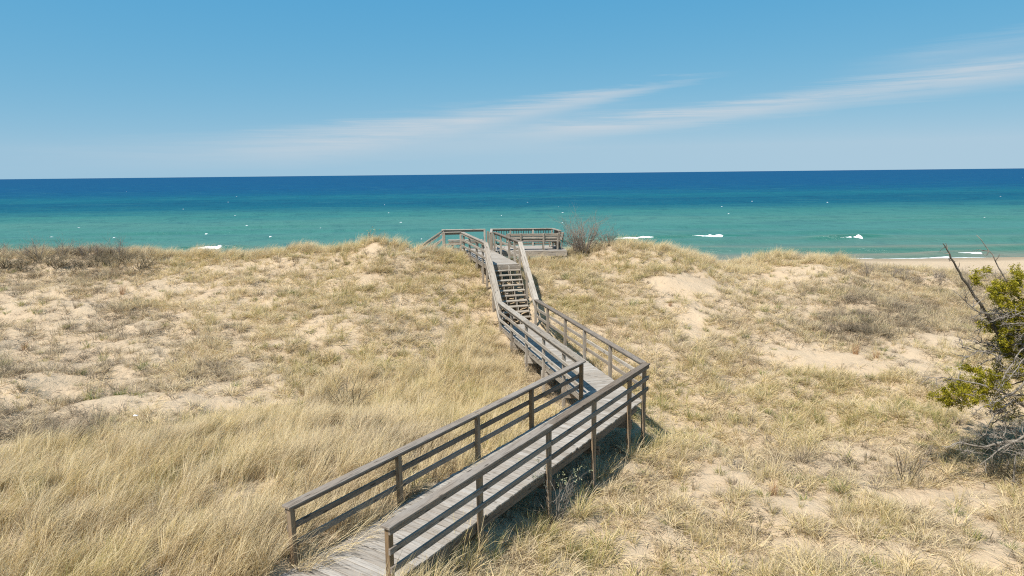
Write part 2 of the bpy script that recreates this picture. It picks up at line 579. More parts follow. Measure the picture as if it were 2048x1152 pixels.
def fast_mesh(name, V, Fq, smooth=True):
    me = bpy.data.meshes.new(name)
    me.vertices.add(len(V))
    me.vertices.foreach_set('co', np.asarray(V, np.float32).ravel())
    k = Fq.shape[1]
    me.loops.add(Fq.size)
    me.loops.foreach_set('vertex_index', Fq.astype(np.int32).ravel())
    me.polygons.add(len(Fq))
    me.polygons.foreach_set('loop_start', np.arange(0, Fq.size, k, dtype=np.int32))
    me.polygons.foreach_set('use_smooth', np.full(len(Fq), smooth))
    me.update(calc_edges=True)
    me.validate()
    return me


gm = fast_mesh('sand_dunes', _V, _Fc)
at = gm.attributes.new('veg', 'FLOAT', 'POINT')
at.data.foreach_set('value', np.clip(veg_density(_V[:, 0], _V[:, 1]), 0, 1).astype(np.float32))
tag(mobj('sand_dunes', gm, M_SAND), kind='structure')

# ------------------------------------------------------------------ the lake
def water_material():
    m, t = new_mat('lake_water')
    co = t.node('ShaderNodeNewGeometry').outputs['Position']
    sx = t.node('ShaderNodeSeparateXYZ', ins={0: co})
    wob = t.noise(t.mapping(co, (0.007, 0.03, 1)), 1.0, 5, 0.65)
    # colour of the water over sand bars and deeper troughs, by distance from the shore
    yy = t.m('ADD', sx.outputs[1], t.m('MULTIPLY', t.m('SUBTRACT', wob, 0.5), t.m('MULTIPLY', sx.outputs[1], 0.42)))
    f = t.m('DIVIDE', 100.0, t.m('MAXIMUM', yy, 60.0))
    c = t.ramp(f, [(0.0, (0.0022, 0.054, 0.138)), (0.15, (0.0022, 0.060, 0.140)), (0.21, (0.0025, 0.068, 0.136)), (0.265, (0.006, 0.096, 0.136)),
                   (0.31, (0.003, 0.070, 0.120)), (0.37, (0.004, 0.080, 0.122)), (0.47, (0.034, 0.148, 0.140)), (0.56, (0.060, 0.170, 0.148)), (0.68, (0.052, 0.164, 0.148)),
                   (0.82, (0.072, 0.170, 0.142)), (0.92, (0.105, 0.175, 0.138)), (1.0, (0.165, 0.180, 0.136))])
    patch = t.noise(t.mapping(co, (0.010, 0.022, 1)), 1.0, 5, 0.65, 0.4)
    c = t.mix(t.m('MULTIPLY', t.smooth(patch, 0.50, 0.72), 0.45), c, t.mix(0.5, c, (0.004, 0.105, 0.135, 1)))
    chop = t.noise(t.mapping(co, (0.17, 0.13, 1)), 1.0, 6, 0.68, 0.7)
    chop2 = t.noise(t.mapping(co, (0.8, 0.9, 1)), 1.0, 4, 0.65)
    swell = t.noise(t.mapping(co, (0.055, 0.045, 1)), 1.0, 5, 0.72, 0.8)
    c = t.mix(t.m('MULTIPLY', t.smooth(chop, 0.50, 0.68), t.m('MULTIPLY_ADD', f, -0.55, 0.85)), c, t.mix(0.42, c, (0.0, 0.02, 0.06, 1)))
    c = t.mix(t.m('MULTIPLY', t.smooth(swell, 0.50, 0.66), t.m('MULTIPLY_ADD', f, -0.70, 0.75), clamp=True), c, t.mix(0.45, c, (0.0, 0.02, 0.07, 1)))
    c = t.mix(t.m('MULTIPLY', t.smooth(chop2, 0.45, 0.70), 0.35), c, t.mix(0.30, c, (0.12, 0.28, 0.26, 1)))
    streak = t.noise(t.mapping(co, (0.035, 0.05, 1)), 1.0, 5, 0.7, 0.6)
    c = t.mix(t.m('MULTIPLY', t.smooth(streak, 0.52, 0.70), 0.5), c, t.mix(0.25, c, (0.08, 0.26, 0.21, 1)))
    # deeper green painted on shoreward swell fronts, where less sky would reflect
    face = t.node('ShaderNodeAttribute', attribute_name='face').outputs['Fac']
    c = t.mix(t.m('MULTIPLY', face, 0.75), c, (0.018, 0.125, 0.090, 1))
    h = t.m('ADD', t.m('MULTIPLY', chop, 0.9), t.m('MULTIPLY', chop2, 0.22))
    nrm = t.bump(h, 0.8, 1.2)
    # the roughened lake seen from above mirrors little of the sky
    df = t.node('ShaderNodeBsdfDiffuse', ins={0: c, 'Normal': nrm})
    gl = t.node('ShaderNodeBsdfGlossy', ins={0: (0.9, 0.95, 1.0, 1), 1: 0.28, 'Normal': nrm})
    mxs = t.node('ShaderNodeMixShader', ins={0: 0.06, 1: df.outputs[0], 2: gl.outputs[0]})
    t.l.new(mxs.outputs[0], t.out.inputs[0])
    return m


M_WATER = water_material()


BREAKERS = [
        (415, 496, 46, 'small white breaking wave far left, just over the left dune crest'),
        (1268, 478, 74, 'long thin white breaker beside the bare shrub right of the viewing platform'),
        (1416, 469, 60, 'white breaking wave above the saddle in the right dune crest'),
        (1702, 475, 44, 'broken white wave left of the dead tree limb'),
        (1940, 506, 52, 'white breaker rolling onto the beach behind the bare tree branches'),
        (1795, 518, 74, 'low white breaker at the left end of the visible beach'),
        (1870, 512, 60, 'thin line of foam between the two breakers at the beach')]
BR = [(*atz(q[0], q[1], LAKE + 0.3)[:2], q[2]) for q in BREAKERS]


def lake_height(x, y):
    """swell running in to the shore, steeper and higher near it"""
    wv = (fbm(x * 0.012, y * 0.02, 3, 61.0) - 0.5) * 22
    near = np.exp(-np.clip(y - 92, 0, None) / 60)
    ph = (y + wv) / 13.5 * 2 * math.pi
    s = np.sin(ph + 0.5 * np.sin(ph))
    crest = np.clip(fbm(x * 0.02, y * 0.06, 3, 77.0) * 1.9 - 0.45, 0, 1)
    h = 0.85 * near * s * crest
    h = h + 0.13 * np.sin((y * 0.9 + x * 0.25 + wv) / 2.3) * (fbm(x * 0.08, y * 0.1, 2, 71.0))
    for bx, by, bw in BR:
        Lb = bw / F * by * 1.3
        yc = by + 0.9 + 0.9 * np.sin((x - bx) / Lb * 1.3)
        h = h + 0.62 * np.exp(-((y - yc) / np.where(y < yc, 1.0, 3.2)) ** 2) * np.exp(-((x - bx) / (Lb * 1.5)) ** 4)
    sh = np.clip((y - 93) / 8, 0, 1)
    return h * sh * np.exp(-np.clip(y - 420, 0, None) / 300)


yr = [88.0]
st = 0.45
while yr[-1] < 60000:
    yr.append(yr[-1] + st)
    st *= 1.013 if yr[-1] < 900 else 1.12
yr = np.array(yr)
ur = np.linspace(-1, 1, 460)
ur = 0.55 * ur + 0.45 * ur ** 3
LY, LU = np.meshgrid(yr, ur, indexing='ij')
LX = LU * (110 + 4.0 * LY)
LZ = LAKE + lake_height(LX.ravel(), LY.ravel())
LV = np.c_[LX.ravel(), LY.ravel(), LZ]
nu = len(ur)
_i = (np.arange(len(yr) - 1)[:, None] * nu + np.arange(nu - 1)[None, :]).ravel()
lm = fast_mesh('lake', LV, np.c_[_i, _i + 1, _i + nu + 1, _i + nu])
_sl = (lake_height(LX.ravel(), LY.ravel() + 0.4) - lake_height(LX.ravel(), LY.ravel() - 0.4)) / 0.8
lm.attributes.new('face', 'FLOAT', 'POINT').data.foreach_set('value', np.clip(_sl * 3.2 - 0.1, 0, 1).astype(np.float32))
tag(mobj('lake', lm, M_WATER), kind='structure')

M_FOAM = flat_mat('white_foam', (0.70, 0.73, 0.72), (0.86, 0.87, 0.86), 1.5, 0.9)


def foam_mesh(name, bx, by, length, depth, height, seed):
    """tumbled foam lying on a breaking crest: a thin torn tail that widens to a ragged head"""
    n, mm = max(40, int(length / 0.10)), 9
    nz = lambda a, b: float(fbm(np.array([a]), np.array([b]), 4, seed)[0])
    V = []
    for i in range(n + 1):
        s = i / n
        env = min(1, s * 3) ** 0.8 * min(1, (1 - s) * 9) ** 0.6 * (0.22 + 0.78 * s ** 1.6)
        x = (s - 0.5) * length
        tear = min(1.0, max(0.12, (nz(x * 0.7, 3.0) - 0.28) * 3.0 + 0.25))
        yc = 0.9 * math.sin(x / (length * 1.3) * 1.3) + 0.5 * depth * (nz(x * 0.5, 9.0) - 0.5)
        w0 = depth * env * (0.20 + 1.1 * nz(x * 1.6, 14.0)) * tear
        w1 = depth * env * (0.10 + 0.7 * nz(x * 1.2, 21.0)) * tear
        for j in range(mm):
            q = j / (mm - 1)
            y = yc - w0 + (w0 + w1) * q
            wz = float(lake_height(np.array([bx + x]), np.array([by + y]))[0])
            z = wz + height * env * tear * math.sin(math.pi * q) ** 0.6 * (0.15 + 1.3 * nz(x * 2.2, y * 1.8)) - 0.01 + 0.03 * math.sin(math.pi * q)
            V.append((x, y, z))
    Fs = [(i * mm + j, (i + 1) * mm + j, (i + 1) * mm + j + 1, i * mm + j + 1) for i in range(n) for j in range(mm - 1)]
    return np_mesh(name, V, Fs, True)


for k, (px, py, wpx, lab) in enumerate(BREAKERS):
    p = atz(px, py, LAKE + 0.3)
    L = wpx / F * p[1]
    o = mobj('breaking_wave', foam_mesh('breaking_wave', p[0], p[1], L * 1.1, (1.9, 1.0, 1.7, 1.4, 0.9, 0.7, 0.6)[k], (0.16, 0.10, 0.17, 0.12, 0.12, 0.08, 0.06)[k], k * 2.3 + 1), M_FOAM, loc=(p[0], p[1], LAKE))
    tag(o, lab, 'wave', 'breaking waves near the shore')

# small whitecaps further out
V, Fs = [], []
for k in range(36):
    f = RNG.uniform(0.10, 0.74)
    y = 100 / f * RNG.uniform(0.95, 1.1)
    x = RNG.uniform(-0.95, 0.95) * y * 0.95
    Lw = RNG.uniform(0.09, 0.25) * (1 + y / 500)
    z0 = LAKE + float(lake_height(np.array([x]), np.array([y]))[0])
    base = len(V)
    n = 7
    for i in range(n):
        s = i / (n - 1)
        e = math.sin(math.pi * s) ** 0.7 * RNG.uniform(0.6, 1.1)
        yo = RNG.uniform(-0.12, 0.12)
        for q in (-0.5, 0, 0.5):
            V.append((x + (s - 0.5) * Lw * 2, y + q * 1.6 * e + yo, z0 + (0.01 + 0.06 * e * RNG.uniform(0.5, 1.2) * (1 + y / 900) if q == 0 else -0.05)))
    for i in range(n - 1):
        for j in range(2):
            a = base + i * 3 + j
            Fs.append((a, a + 3, a + 4, a + 1))
tag(mobj('whitecaps', np_mesh('whitecaps', V, Fs, True), M_FOAM), 'scattered tiny whitecaps on the open lake', 'whitecaps', kind='stuff')

# wash along the waterline
V, Fs = [], []
xs = np.arange(-150, 170, 0.35)
gy0 = np.full_like(xs, 95.0)
for it in range(24):
    g = ground(xs, gy0)
    gy0 = gy0 + np.clip((g - (LAKE + 0.02)) * 2.0, -2, 2)
for i, x in enumerate(xs):
    wd = max(0.02, 2.4 * (float(fbm(np.array([x * 0.13]), np.array([2.0]), 3, 91.0)[0]) - 0.40))
    yo = 1.4 * (float(fbm(np.array([x * 0.1]), np.array([7.0]), 3, 15.0)[0]) - 0.5)
    for q in (-0.5, 0, 0.5):
        yv = gy0[i] + yo + q * wd * 2
        zb = max(LAKE, ground1(x, yv)) + 0.025
        V.append((x, yv, zb + (0.05 * min(1, wd) if q == 0 else 0)))
for i in range(len(xs) - 1):
    for j in range(2):
        a = i * 3 + j
        Fs.append((a, a + 3, a + 4, a + 1))
tag(mobj('shore_wash', np_mesh('shore_wash', V, Fs, True), M_FOAM), 'ragged white wash along the waterline of the beach', 'foam', kind='stuff')

# ------------------------------------------------------------------ boards
_box = {}


def box_mesh(L, wd, th):
    key = (round(L, 3), round(wd, 3), round(th, 3))
    if key not in _box:
        bm = bmesh.new()
        bmesh.ops.create_cube(bm, size=1.0)
        bmesh.ops.scale(bm, vec=(L, wd, th), verts=bm.verts)
        bmesh.ops.bevel(bm, geom=bm.edges[:], offset=min(0.005, th * 0.2), segments=1, affect='EDGES')
        me = bpy.data.meshes.new('board')
        bm.to_mesh(me)
        bm.free()
        _box[key] = me
    return _box[key]


_matcopy = {}


def board(name, a, b, wd, th, parent, mat, up=(0, 0, 1), jit=0.0, key=None):
    """a sawn board from a to b; wd across, th along the up direction"""
    a = Vector(a)
    b = Vector(b)
    if jit:
        a = a + Vector((random.uniform(-jit, jit), random.uniform(-jit, jit), random.uniform(-jit, jit)))
        b = b + Vector((random.uniform(-jit, jit), random.uniform(-jit, jit), random.uniform(-jit, jit)))
    x = (b - a)
    L = x.length
    x.normalize()
    y = Vector(up).cross(x).normalized()
    z = x.cross(y)
    k = (round(L, 3), round(wd, 3), round(th, 3), mat.name)
    if k not in _matcopy:
        me = box_mesh(L, wd, th).copy()
        me.materials.clear()
        me.materials.append(mat)
        _matcopy[k] = me
    o = bpy.data.objects.new(name, _matcopy[k])
    c = (a + b) / 2 - parent.location
    o.matrix_local = Matrix(((x.x, y.x, z.x, c.x), (x.y, y.y, z.y, c.y), (x.z, y.z, z.z, c.z), (0, 0, 0, 1)))
    o.parent = parent
    return link(o)


def post(px, py, z0, z1, parent, mat=W_POST, s=0.092, ang=0.0, lean=0.012, name='post'):
    d = Vector((random.uniform(-lean, lean), random.uniform(-lean, lean), 0))
    return board(name, (px, py, z0), Vector((px, py, z1)) + d, s, s, parent, mat, up=(math.cos(ang), math.sin(ang), 0))


def clip_poly(poly, p, n):
    """keep the side of the line through p with dot(q - p, n) <= 0"""
    out = []
    for i in range(len(poly)):
        a, b = poly[i], poly[(i + 1) % len(poly)]
        da = (a[0] - p[0]) * n[0] + (a[1] - p[1]) * n[1]
        db = (b[0] - p[0]) * n[0] + (b[1] - p[1]) * n[1]
        if da <= 0:
            out.append(a)
        if da * db < 0:
            s = da / (da - db)
            out.append((a[0] + (b[0] - a[0]) * s, a[1] + (b[1] - a[1]) * s))
    return out


def prism(name, poly, z0, z1, parent, mat, xdir):
    """a plank cut to an outline, its own x axis along the grain"""
    cx = sum(p[0] for p in poly) / len(poly)
    cy = sum(p[1] for p in poly) / len(poly)
    X = np.array(xdir)
    Yv = np.array((-xdir[1], xdir[0]))
    n = len(poly)
    loc = [((p[0] - cx) * X[0] + (p[1] - cy) * X[1], (p[0] - cx) * Yv[0] + (p[1] - cy) * Yv[1]) for p in poly]
    V = [(a, b, z1 - z0) for a, b in loc] + [(a, b, 0) for a, b in loc]
    Fs = [tuple(range(n)), tuple(range(2 * n - 1, n - 1, -1))] + [(i, i + n, (i + 1) % n + n, (i + 1) % n) for i in range(n)]
    me = np_mesh('plank', V, Fs)
    bm = bmesh.new()
    bm.from_mesh(me)
    bmesh.ops.recalc_face_normals(bm, faces=bm.faces)
    bm.to_mesh(me)
    bm.free()
    o = mobj(name, me, mat, parent)
    o.location = Vector((cx, cy, z0)) - parent.location
    o.rotation_euler.z = math.atan2(xdir[1], xdir[0])
    return o


def V2(a, b, s):
    return (a[0] + (b[0] - a[0]) * s, a[1] + (b[1] - a[1]) * s)


class Line:
    """one side of a walkway in plan: from a to b; out = the side away from the deck (+1 right of travel, -1 left)"""

    def __init__(self, a, b, out):
        self.a = np.array(a, float)
        self.b = np.array(b, float)
        self.L = float(np.linalg.norm(self.b - self.a))
        self.d = (self.b - self.a) / self.L
        self.o = np.array((self.d[1], -self.d[0])) * out
        self.ang = math.atan2(self.d[1], self.d[0])

    def at(self, s, off=0.0):
        p = self.a + self.d * s + self.o * off
        return float(p[0]), float(p[1])


RH = 1.03
_bm = bmesh.new()
bmesh.ops.create_cone(_bm, cap_ends=True, segments=8, radius1=0.013, radius2=0.010, depth=0.014)
BOLT = bpy.data.meshes.new('bolt')
_bm.to_mesh(BOLT)
_bm.free()


def railing(line, posts, parent, z_of, s0, s1, cap_w=0.184, ground_posts=True, mats=(W_RAIL, W_RAIL, W_POST), heights=(0.62, 0.31), sub=True, under=0.25, cap0=None, cap1=None, bolts=False):
    """posts inside, rails nailed to their outer face, flat cap on top"""
    cap, rail, pm = mats
    for s in posts:
        x, y = line.at(s)
        g = ground1(x, y) - 0.35 if ground_posts else z_of(s) - under
        po = post(x, y, g, z_of(s) + RH - 0.04, parent, pm, ang=line.ang)
        # bolt heads on the deck side of the post, two at every rail
        for h in ((*heights, RH - 0.095) if bolts else ()):
            for e in (-0.020, 0.022):
                bx, by = line.at(s + e, -0.050)
                w4 = Matrix.Translation(Vector((bx, by, z_of(s) + h + random.uniform(-0.02, 0.02))) - parent.location) @ Vector((-line.o[0], -line.o[1], 0)).to_track_quat('Z', 'Y').to_matrix().to_4x4()
                o = mobj('bolt', BOLT, M_IRON, po)
                o.matrix_local = po.matrix_local.inverted() @ w4
    off = 0.046 + 0.021
    # rails are made of boards about 4.9 m long, butted at posts
    cuts = [s0]
    last = s0
    for s in posts:
        if s - last > 4.0 and s1 - s > 1.5:
            cuts.append(s)
            last = s
    cuts.append(s1)
    c0 = s0 if cap0 is None else cap0
    c1 = s1 if cap1 is None else cap1
    for i in range(len(cuts) - 1):
        a, b = cuts[i] + 0.004, cuts[i + 1] - 0.004
        for h in heights:
            pa, pb = line.at(a, off), line.at(b, off)
            board('rail', (*pa, z_of(a) + h), (*pb, z_of(b) + h), 0.040, 0.105, parent, rail, jit=0.009)
        if sub:
            pa, pb = line.at(a, off), line.at(b, off)
            board('rail', (*pa, z_of(a) + RH - 0.095), (*pb, z_of(b) + RH - 0.095), 0.040, 0.105, parent, rail, jit=0.002)
        ca = c0 if i == 0 else cuts[i] + 0.003
        cb = c1 if i == len(cuts) - 2 else cuts[i + 1] - 0.003
        pa, pb = line.at(ca, 0.022), line.at(cb, 0.022)
        board('handrail_cap', (*pa, z_of(ca) + RH - 0.019), (*pb, z_of(cb) + RH - 0.019), cap_w, 0.040, parent, cap, jit=0.005)


def deck(left, right, s_start, s_end, z, parent, clips=(), mat=W_DECK, overhang=0.03, pw=0.140, gap=0.011):
    """cross planks between two side lines; clips are (point, outward normal) cuts"""
    mid = Line((left.a + right.a) / 2, (left.b + right.b) / 2, 1)
    d, nrm = mid.d, np.array((mid.d[1], -mid.d[0]))
    s = s_start
    while s < s_end - 0.05:
        c = mid.a + d * (s + pw / 2)
        # reach of this plank on each side
        def reach(line):
            t = np.linalg.solve(np.array([[nrm[0], -line.d[0]], [nrm[1], -line.d[1]]]), line.a - c)[0]
            return t
        t0, t1 = sorted((reach(left), reach(right)))
        t0 = t0 + 0.052 - overhang * random.uniform(0.0, 0.9)
        t1 = t1 - 0.052 + overhang * random.uniform(0.0, 0.9)
        p = [c + nrm * t0 - d * pw / 2, c + nrm * t1 - d * pw / 2, c + nrm * t1 + d * pw / 2, c + nrm * t0 + d * pw / 2]
        poly = [tuple(q) for q in p]
        cut = False
        for pt, n in clips:
            q = clip_poly(poly, pt, n)
            if q != poly:
                cut = True
            poly = q
            if len(poly) < 3:
                break
        if len(poly) >= 3:
            dz = random.uniform(-0.003, 0.003)
            if cut:
                prism('deck_plank', poly, z - 0.038 + dz, z + dz, parent, mat, (float(nrm[0]), float(nrm[1])))
            else:
                a = c + nrm * (round((t1 - t0) / 2, 2) * -1 + (t0 + t1) / 2)
                b = c + nrm * (round((t1 - t0) / 2, 2) + (t0 + t1) / 2)
                board('deck_plank', (a[0], a[1], z - 0.019 + dz), (b[0], b[1], z - 0.019 + dz + random.uniform(-.003, .003)), pw, 0.038, parent, mat)
        s += pw + gap


def under_frame(left, right, s0, s1, z, parent, beams, joist_h=0.19, mat=W_RAIL, beam_h=0.24):
    """rim joists and inner joists along the walk, cross beams at the posts"""
    wL = Line(left.a, left.b, 1)
    for ln in (left, right):
        pa, pb = ln.at(s0, -0.075), ln.at(s1, -0.075)
        board('rim_joist', (*pa, z - 0.042 - joist_h / 2), (*pb, z - 0.042 - joist_h / 2), 0.040, joist_h, parent, mat)
    for q in (0.36, 0.64):
        a = V2(left.at(s0), right.at(s0), q)
        b = V2(left.at(s1), right.at(s1), q)
        board('joist', (*a, z - 0.044 - joist_h / 2), (*b, z - 0.044 - joist_h / 2), 0.040, joist_h, parent, mat)
    for s in beams:
        pa, pb = left.at(s, 0.075), right.at(s, 0.075)
        for e in (0.069,):
            qa = (pa[0] + left.d[0] * e, pa[1] + left.d[1] * e)
            qb = (pb[0] + left.d[0] * e, pb[1] + left.d[1] * e)
            board('cross_beam', (*qa, z - 0.046 - joist_h - beam_h / 2), (*qb, z - 0.046 - joist_h - beam_h / 2), 0.042, beam_h, parent, mat)


# ------------------------------------------------------------------ the near boardwalk
A_L0, A_L1 = (-3.53, 9.94), (1.91, 18.08)
A_R0, A_R1 = (-1.90, 9.32), (3.55, 17.77)
B_L1, B_R1 = (-0.47, 27.00), (0.96, 27.44)
bw1 = empty('boardwalk', (0, 14, -1.0), 'nearest section of grey wooden boardwalk, railed both sides, running from lower left to the corner', 'boardwalk', 'boardwalk sections over the dunes')
L1 = Line(A_L0, A_L1, -1)
R1 = Line(A_R0, A_R1, 1)
mit = (A_R1[0] - A_L1[0], A_R1[1] - A_L1[1])
mn = np.array((-mit[1], mit[0]))
mn = mn / np.linalg.norm(mn)
if mn @ L1.d < 0:
    mn = -mn
deck(L1, R1, -3.2, 11.2, 0.0, bw1, clips=[((A_L1[0], A_L1[1]), (mn[0], mn[1]))])
flat = lambda s: 0.0
railing(L1, [0.06, 2.50, 4.95, 7.15, 9.72], bw1, flat, 0.0, L1.L + 0.02, cap0=-0.03, cap1=L1.L + 0.06, bolts=True)
railing(R1, [0.06, 2.38, 4.83, 6.95, 9.02, 10.02], bw1, flat, 0.0, R1.L + 0.12, cap0=-0.03, cap1=R1.L + 0.10)
under_frame(L1, R1, -3.0, 9.7, 0.0, bw1, [2.45, 4.9, 7.05, 9.0])

bw2 = empty('boardwalk', (1.4, 22.5, -1.0), 'middle section of wooden boardwalk from the corner to the foot of the stairs', 'boardwalk', 'boardwalk sections over the dunes')
L2 = Line(A_L1, B_L1, -1)
R2 = Line(A_R1, B_R1, 1)
deck(L2, R2, -1.2, 9.86, 0.0, bw2, clips=[((A_L1[0] + mn[0] * 0.008, A_L1[1] + mn[1] * 0.008), (-mn[0], -mn[1]))], mat=W_DECK)
PALE = (W_PALE, W_PALE, W_PALE)
railing(L2, [1.55, 3.55, 5.5, 7.5], bw2, flat, 0.10, L2.L - 0.02, mats=(W_PALE, W_PALE, W_PALE), cap0=0.06, cap_w=0.22)
railing(R2, [2.35, 4.45, 6.4, 8.4], bw2, flat, 0.12, R2.L - 0.02, mats=(W_RAIL, W_PALE, W_PALE), cap0=0.12)
under_frame(L2, R2, 0.4, 9.3, 0.0, bw2, [1.5, 3.5, 5.45, 7.45], mat=W_PALE, beam_h=0.28)

# ------------------------------------------------------------------ stairs up the dune
T_L, T_R = (-1.13, 30.85), (0.37, 31.22)
st = empty('staircase', (0, 29.2, 0), 'open wooden staircase climbing the dune between sloping handrails', 'staircase')
LS = Line(B_L1, T_L, -1)
RS = Line(B_R1, T_R, 1)
NR, TOPZ = 11, 2.0
run0, run1 = 0.62, LS.L - 0.06
step = (run1 - run0) / NR
rise = TOPZ / NR
for k in range(1, NR):
    z = rise * k
    sc = run0 + step * (k - 0.5)
    for e in (-0.072, 0.072):
        pa, pb = LS.at(sc + e, -0.075), RS.at((sc + e) * RS.L / LS.L, -0.075)
        board('tread', (*pa, z - 0.020), (*pb, z - 0.020), 0.138, 0.040, st, W_PALE, jit=0.002)
for q in (0.055, 0.36, 0.64, 0.945):
    a = V2(LS.at(run0), RS.at(run0 * RS.L / LS.L), q)
    b = V2(LS.at(run1), RS.at(run1 * RS.L / LS.L), q)
    # sawtooth stringer: one notched plank
    dv = np.array((b[0] - a[0], b[1] - a[1]))
    Lh = np.linalg.norm(dv)
    dv = dv / Lh
    prof = []
    for k in range(NR):
        prof += [(Lh * k / NR, rise * k - 0.044 if k else -0.044 + 0.0), (Lh * k / NR, rise * (k + 1) - 0.044)]
    prof = prof[1:] + [(Lh, rise * NR - 0.044), (Lh, rise * NR - 0.34), (0.18, -0.24), (0, -0.10)]
    nn = len(prof)
    side = np.array((dv[1], -dv[0])) * 0.02
    Vv = [(dv[0] * s + side[0], dv[1] * s + side[1], z) for s, z in prof] + [(dv[0] * s - side[0], dv[1] * s - side[1], z) for s, z in prof]
    Fs = [tuple(range(nn)), tuple(range(2 * nn - 1, nn - 1, -1))] + [(i, i + nn, (i + 1) % nn + nn, (i + 1) % nn) for i in range(nn)]
    mobj('stringer', np_mesh('stringer', Vv, Fs), W_PALE, st, Vector((a[0], a[1], 0)) - st.location)
slope = TOPZ / (LS.L - 0.35)
z_st = lambda s: max(0.0, min(TOPZ, (s - 0.30) * slope))
for ln in (LS, RS):
    for s in (0.04, ln.L * 0.52, ln.L - 0.02):
        x, y = ln.at(s)
        post(x, y, ground1(x, y) - 0.3, z_st(s) + RH - 0.05, st, W_PALE, ang=ln.ang)
    za, zb = RH - 0.02, TOPZ + RH - 0.02
    pa, pb = ln.at(-0.02, 0.03), ln.at(ln.L + 0.05, 0.03)
    upv = Vector((ln.d[0], ln.d[1], slope)).normalized().cross(Vector((ln.o[0], ln.o[1], 0)))
    board('handrail_cap', (*pa, za), (*pb, zb), 0.20, 0.042, st, W_PALE)
    for h in (0.095, 0.40, 0.72):
        pa, pb = ln.at(0.0, 0.069), ln.at(ln.L, 0.069)
        board('rail', (*pa, RH - h), (*pb, TOPZ + RH - h), 0.040, 0.12, st, W_PALE, jit=0.004)

# ------------------------------------------------------------------ the upper boardwalk
U_L, U_R = (-2.66, 36.98), (-0.98, 36.85)
bw3 = empty('boardwalk', (-1.0, 34, 1.2), 'upper section of wooden boardwalk between the stair top and the viewing platform', 'boardwalk', 'boardwalk sections over the dunes')
L3 = Line(T_L, U_L, -1)
R3 = Line(T_R, U_R, 1)
up = lambda s: TOPZ
deck(L3, R3, 0.02, 5.55, TOPZ, bw3, mat=W_DECK)
railing(L3, [0.9, 2.35, 4.25, 5.9], bw3, up, 0.08, L3.L - 0.1, mats=PALE)
railing(R3, [0.06 + 0.9, 2.1, 3.95, 5.5], bw3, up, 0.08, R3.L - 0.15, mats=(W_RAIL, W_PALE, W_PALE))
under_frame(L3, R3, 0.05, 5.6, TOPZ, bw3, [0.9, 2.35, 4.2], mat=W_PALE)
pa, pb = L3.at(0.0, -0.07), R3.at(0.0, -0.07)
board('fascia', (*pa, TOPZ - 0.135), (*pb, TOPZ - 0.135), 0.040, 0.18, bw3, W_PALE)

# ------------------------------------------------------------------ viewing platform
vp = empty('viewing_platform', (-0.4, 38, 1.3), 'railed wooden viewing platform on the dune crest above the lake', 'platform')
y = 36.72
while y < 39.25:
    x0 = -3.72 if y < 38.35 else -1.22
    if y < 36.86:
        segs = [(-3.62, -2.70), (-0.92, 2.97)]
    else:
        segs = [(x0, -0.40), (-0.392, 2.97 - (y - 36.8) * 0.10)]
    for a, b in segs:
        board('deck_plank', (a, y, TOPZ - 0.019), (b, y, TOPZ - 0.019 + random.uniform(-.003, .003)), 0.140, 0.038, vp, W_DECK)
    y += 0.148
board('fascia', (-0.85, 36.63, TOPZ - 0.175), (2.99, 36.63, TOPZ - 0.175), 0.042, 0.26, vp, W_PALE)
board('fascia', (-3.62, 36.63, TOPZ - 0.12), (-2.76, 36.63, TOPZ - 0.12), 0.042, 0.15, vp, W_PALE)
board('fascia', (2.99, 36.67, TOPZ - 0.175), (2.74, 39.2, TOPZ - 0.175), 0.042, 0.26, vp, W_PALE)
board('fascia', (-1.2, 39.29, TOPZ - 0.175), (2.74, 39.29, TOPZ - 0.175), 0.042, 0.26, vp, W_PALE)
for yy in (37.2, 38.0, 38.9):
    board('joist', (-3.6 if yy < 38.3 else -1.2, yy, TOPZ - 0.14), (2.85, yy, TOPZ - 0.14), 0.042, 0.19, vp, W_PALE)
for x, yy in [(1.66, 36.7), (2.90, 36.7), (0.2, 36.75), (-1.0, 38.9), (1.0, 38.9), (2.6, 38.9), (-2.9, 36.75), (-3.4, 38.2)]:
    post(x, yy, ground1(x, yy) - 0.3, TOPZ - 0.25, vp, W_PALE, s=0.12, name='support_post')
# back railing of the left bay
RZ = TOPZ + RH
for x, yy in [(-3.84, 38.42), (-3.60, 36.58), (-2.74, 36.80), (-1.52, 38.50), (-1.30, 37.55)]:
    post(x, yy, TOPZ - 0.6, RZ - 0.03, vp, W_PALE, s=0.105)
for a, b in [((-3.92, 38.42), (-1.46, 38.50)), ((-3.66, 36.58), (-2.70, 36.80))]:
    board('handrail_cap', (*a, RZ), (*b, RZ), 0.14, 0.040, vp, W_PALE)
    board('rail', (a[0], a[1] + 0.04, RZ - 0.085), (b[0], b[1] + 0.04, RZ - 0.085), 0.038, 0.10, vp, W_PALE)
for z in (0.28, 0.58):
    board('rail', (-3.62, 36.545, TOPZ + z - 0.20), (-2.72, 36.76, TOPZ + z - 0.20), 0.038, 0.085, vp, W_PALE)
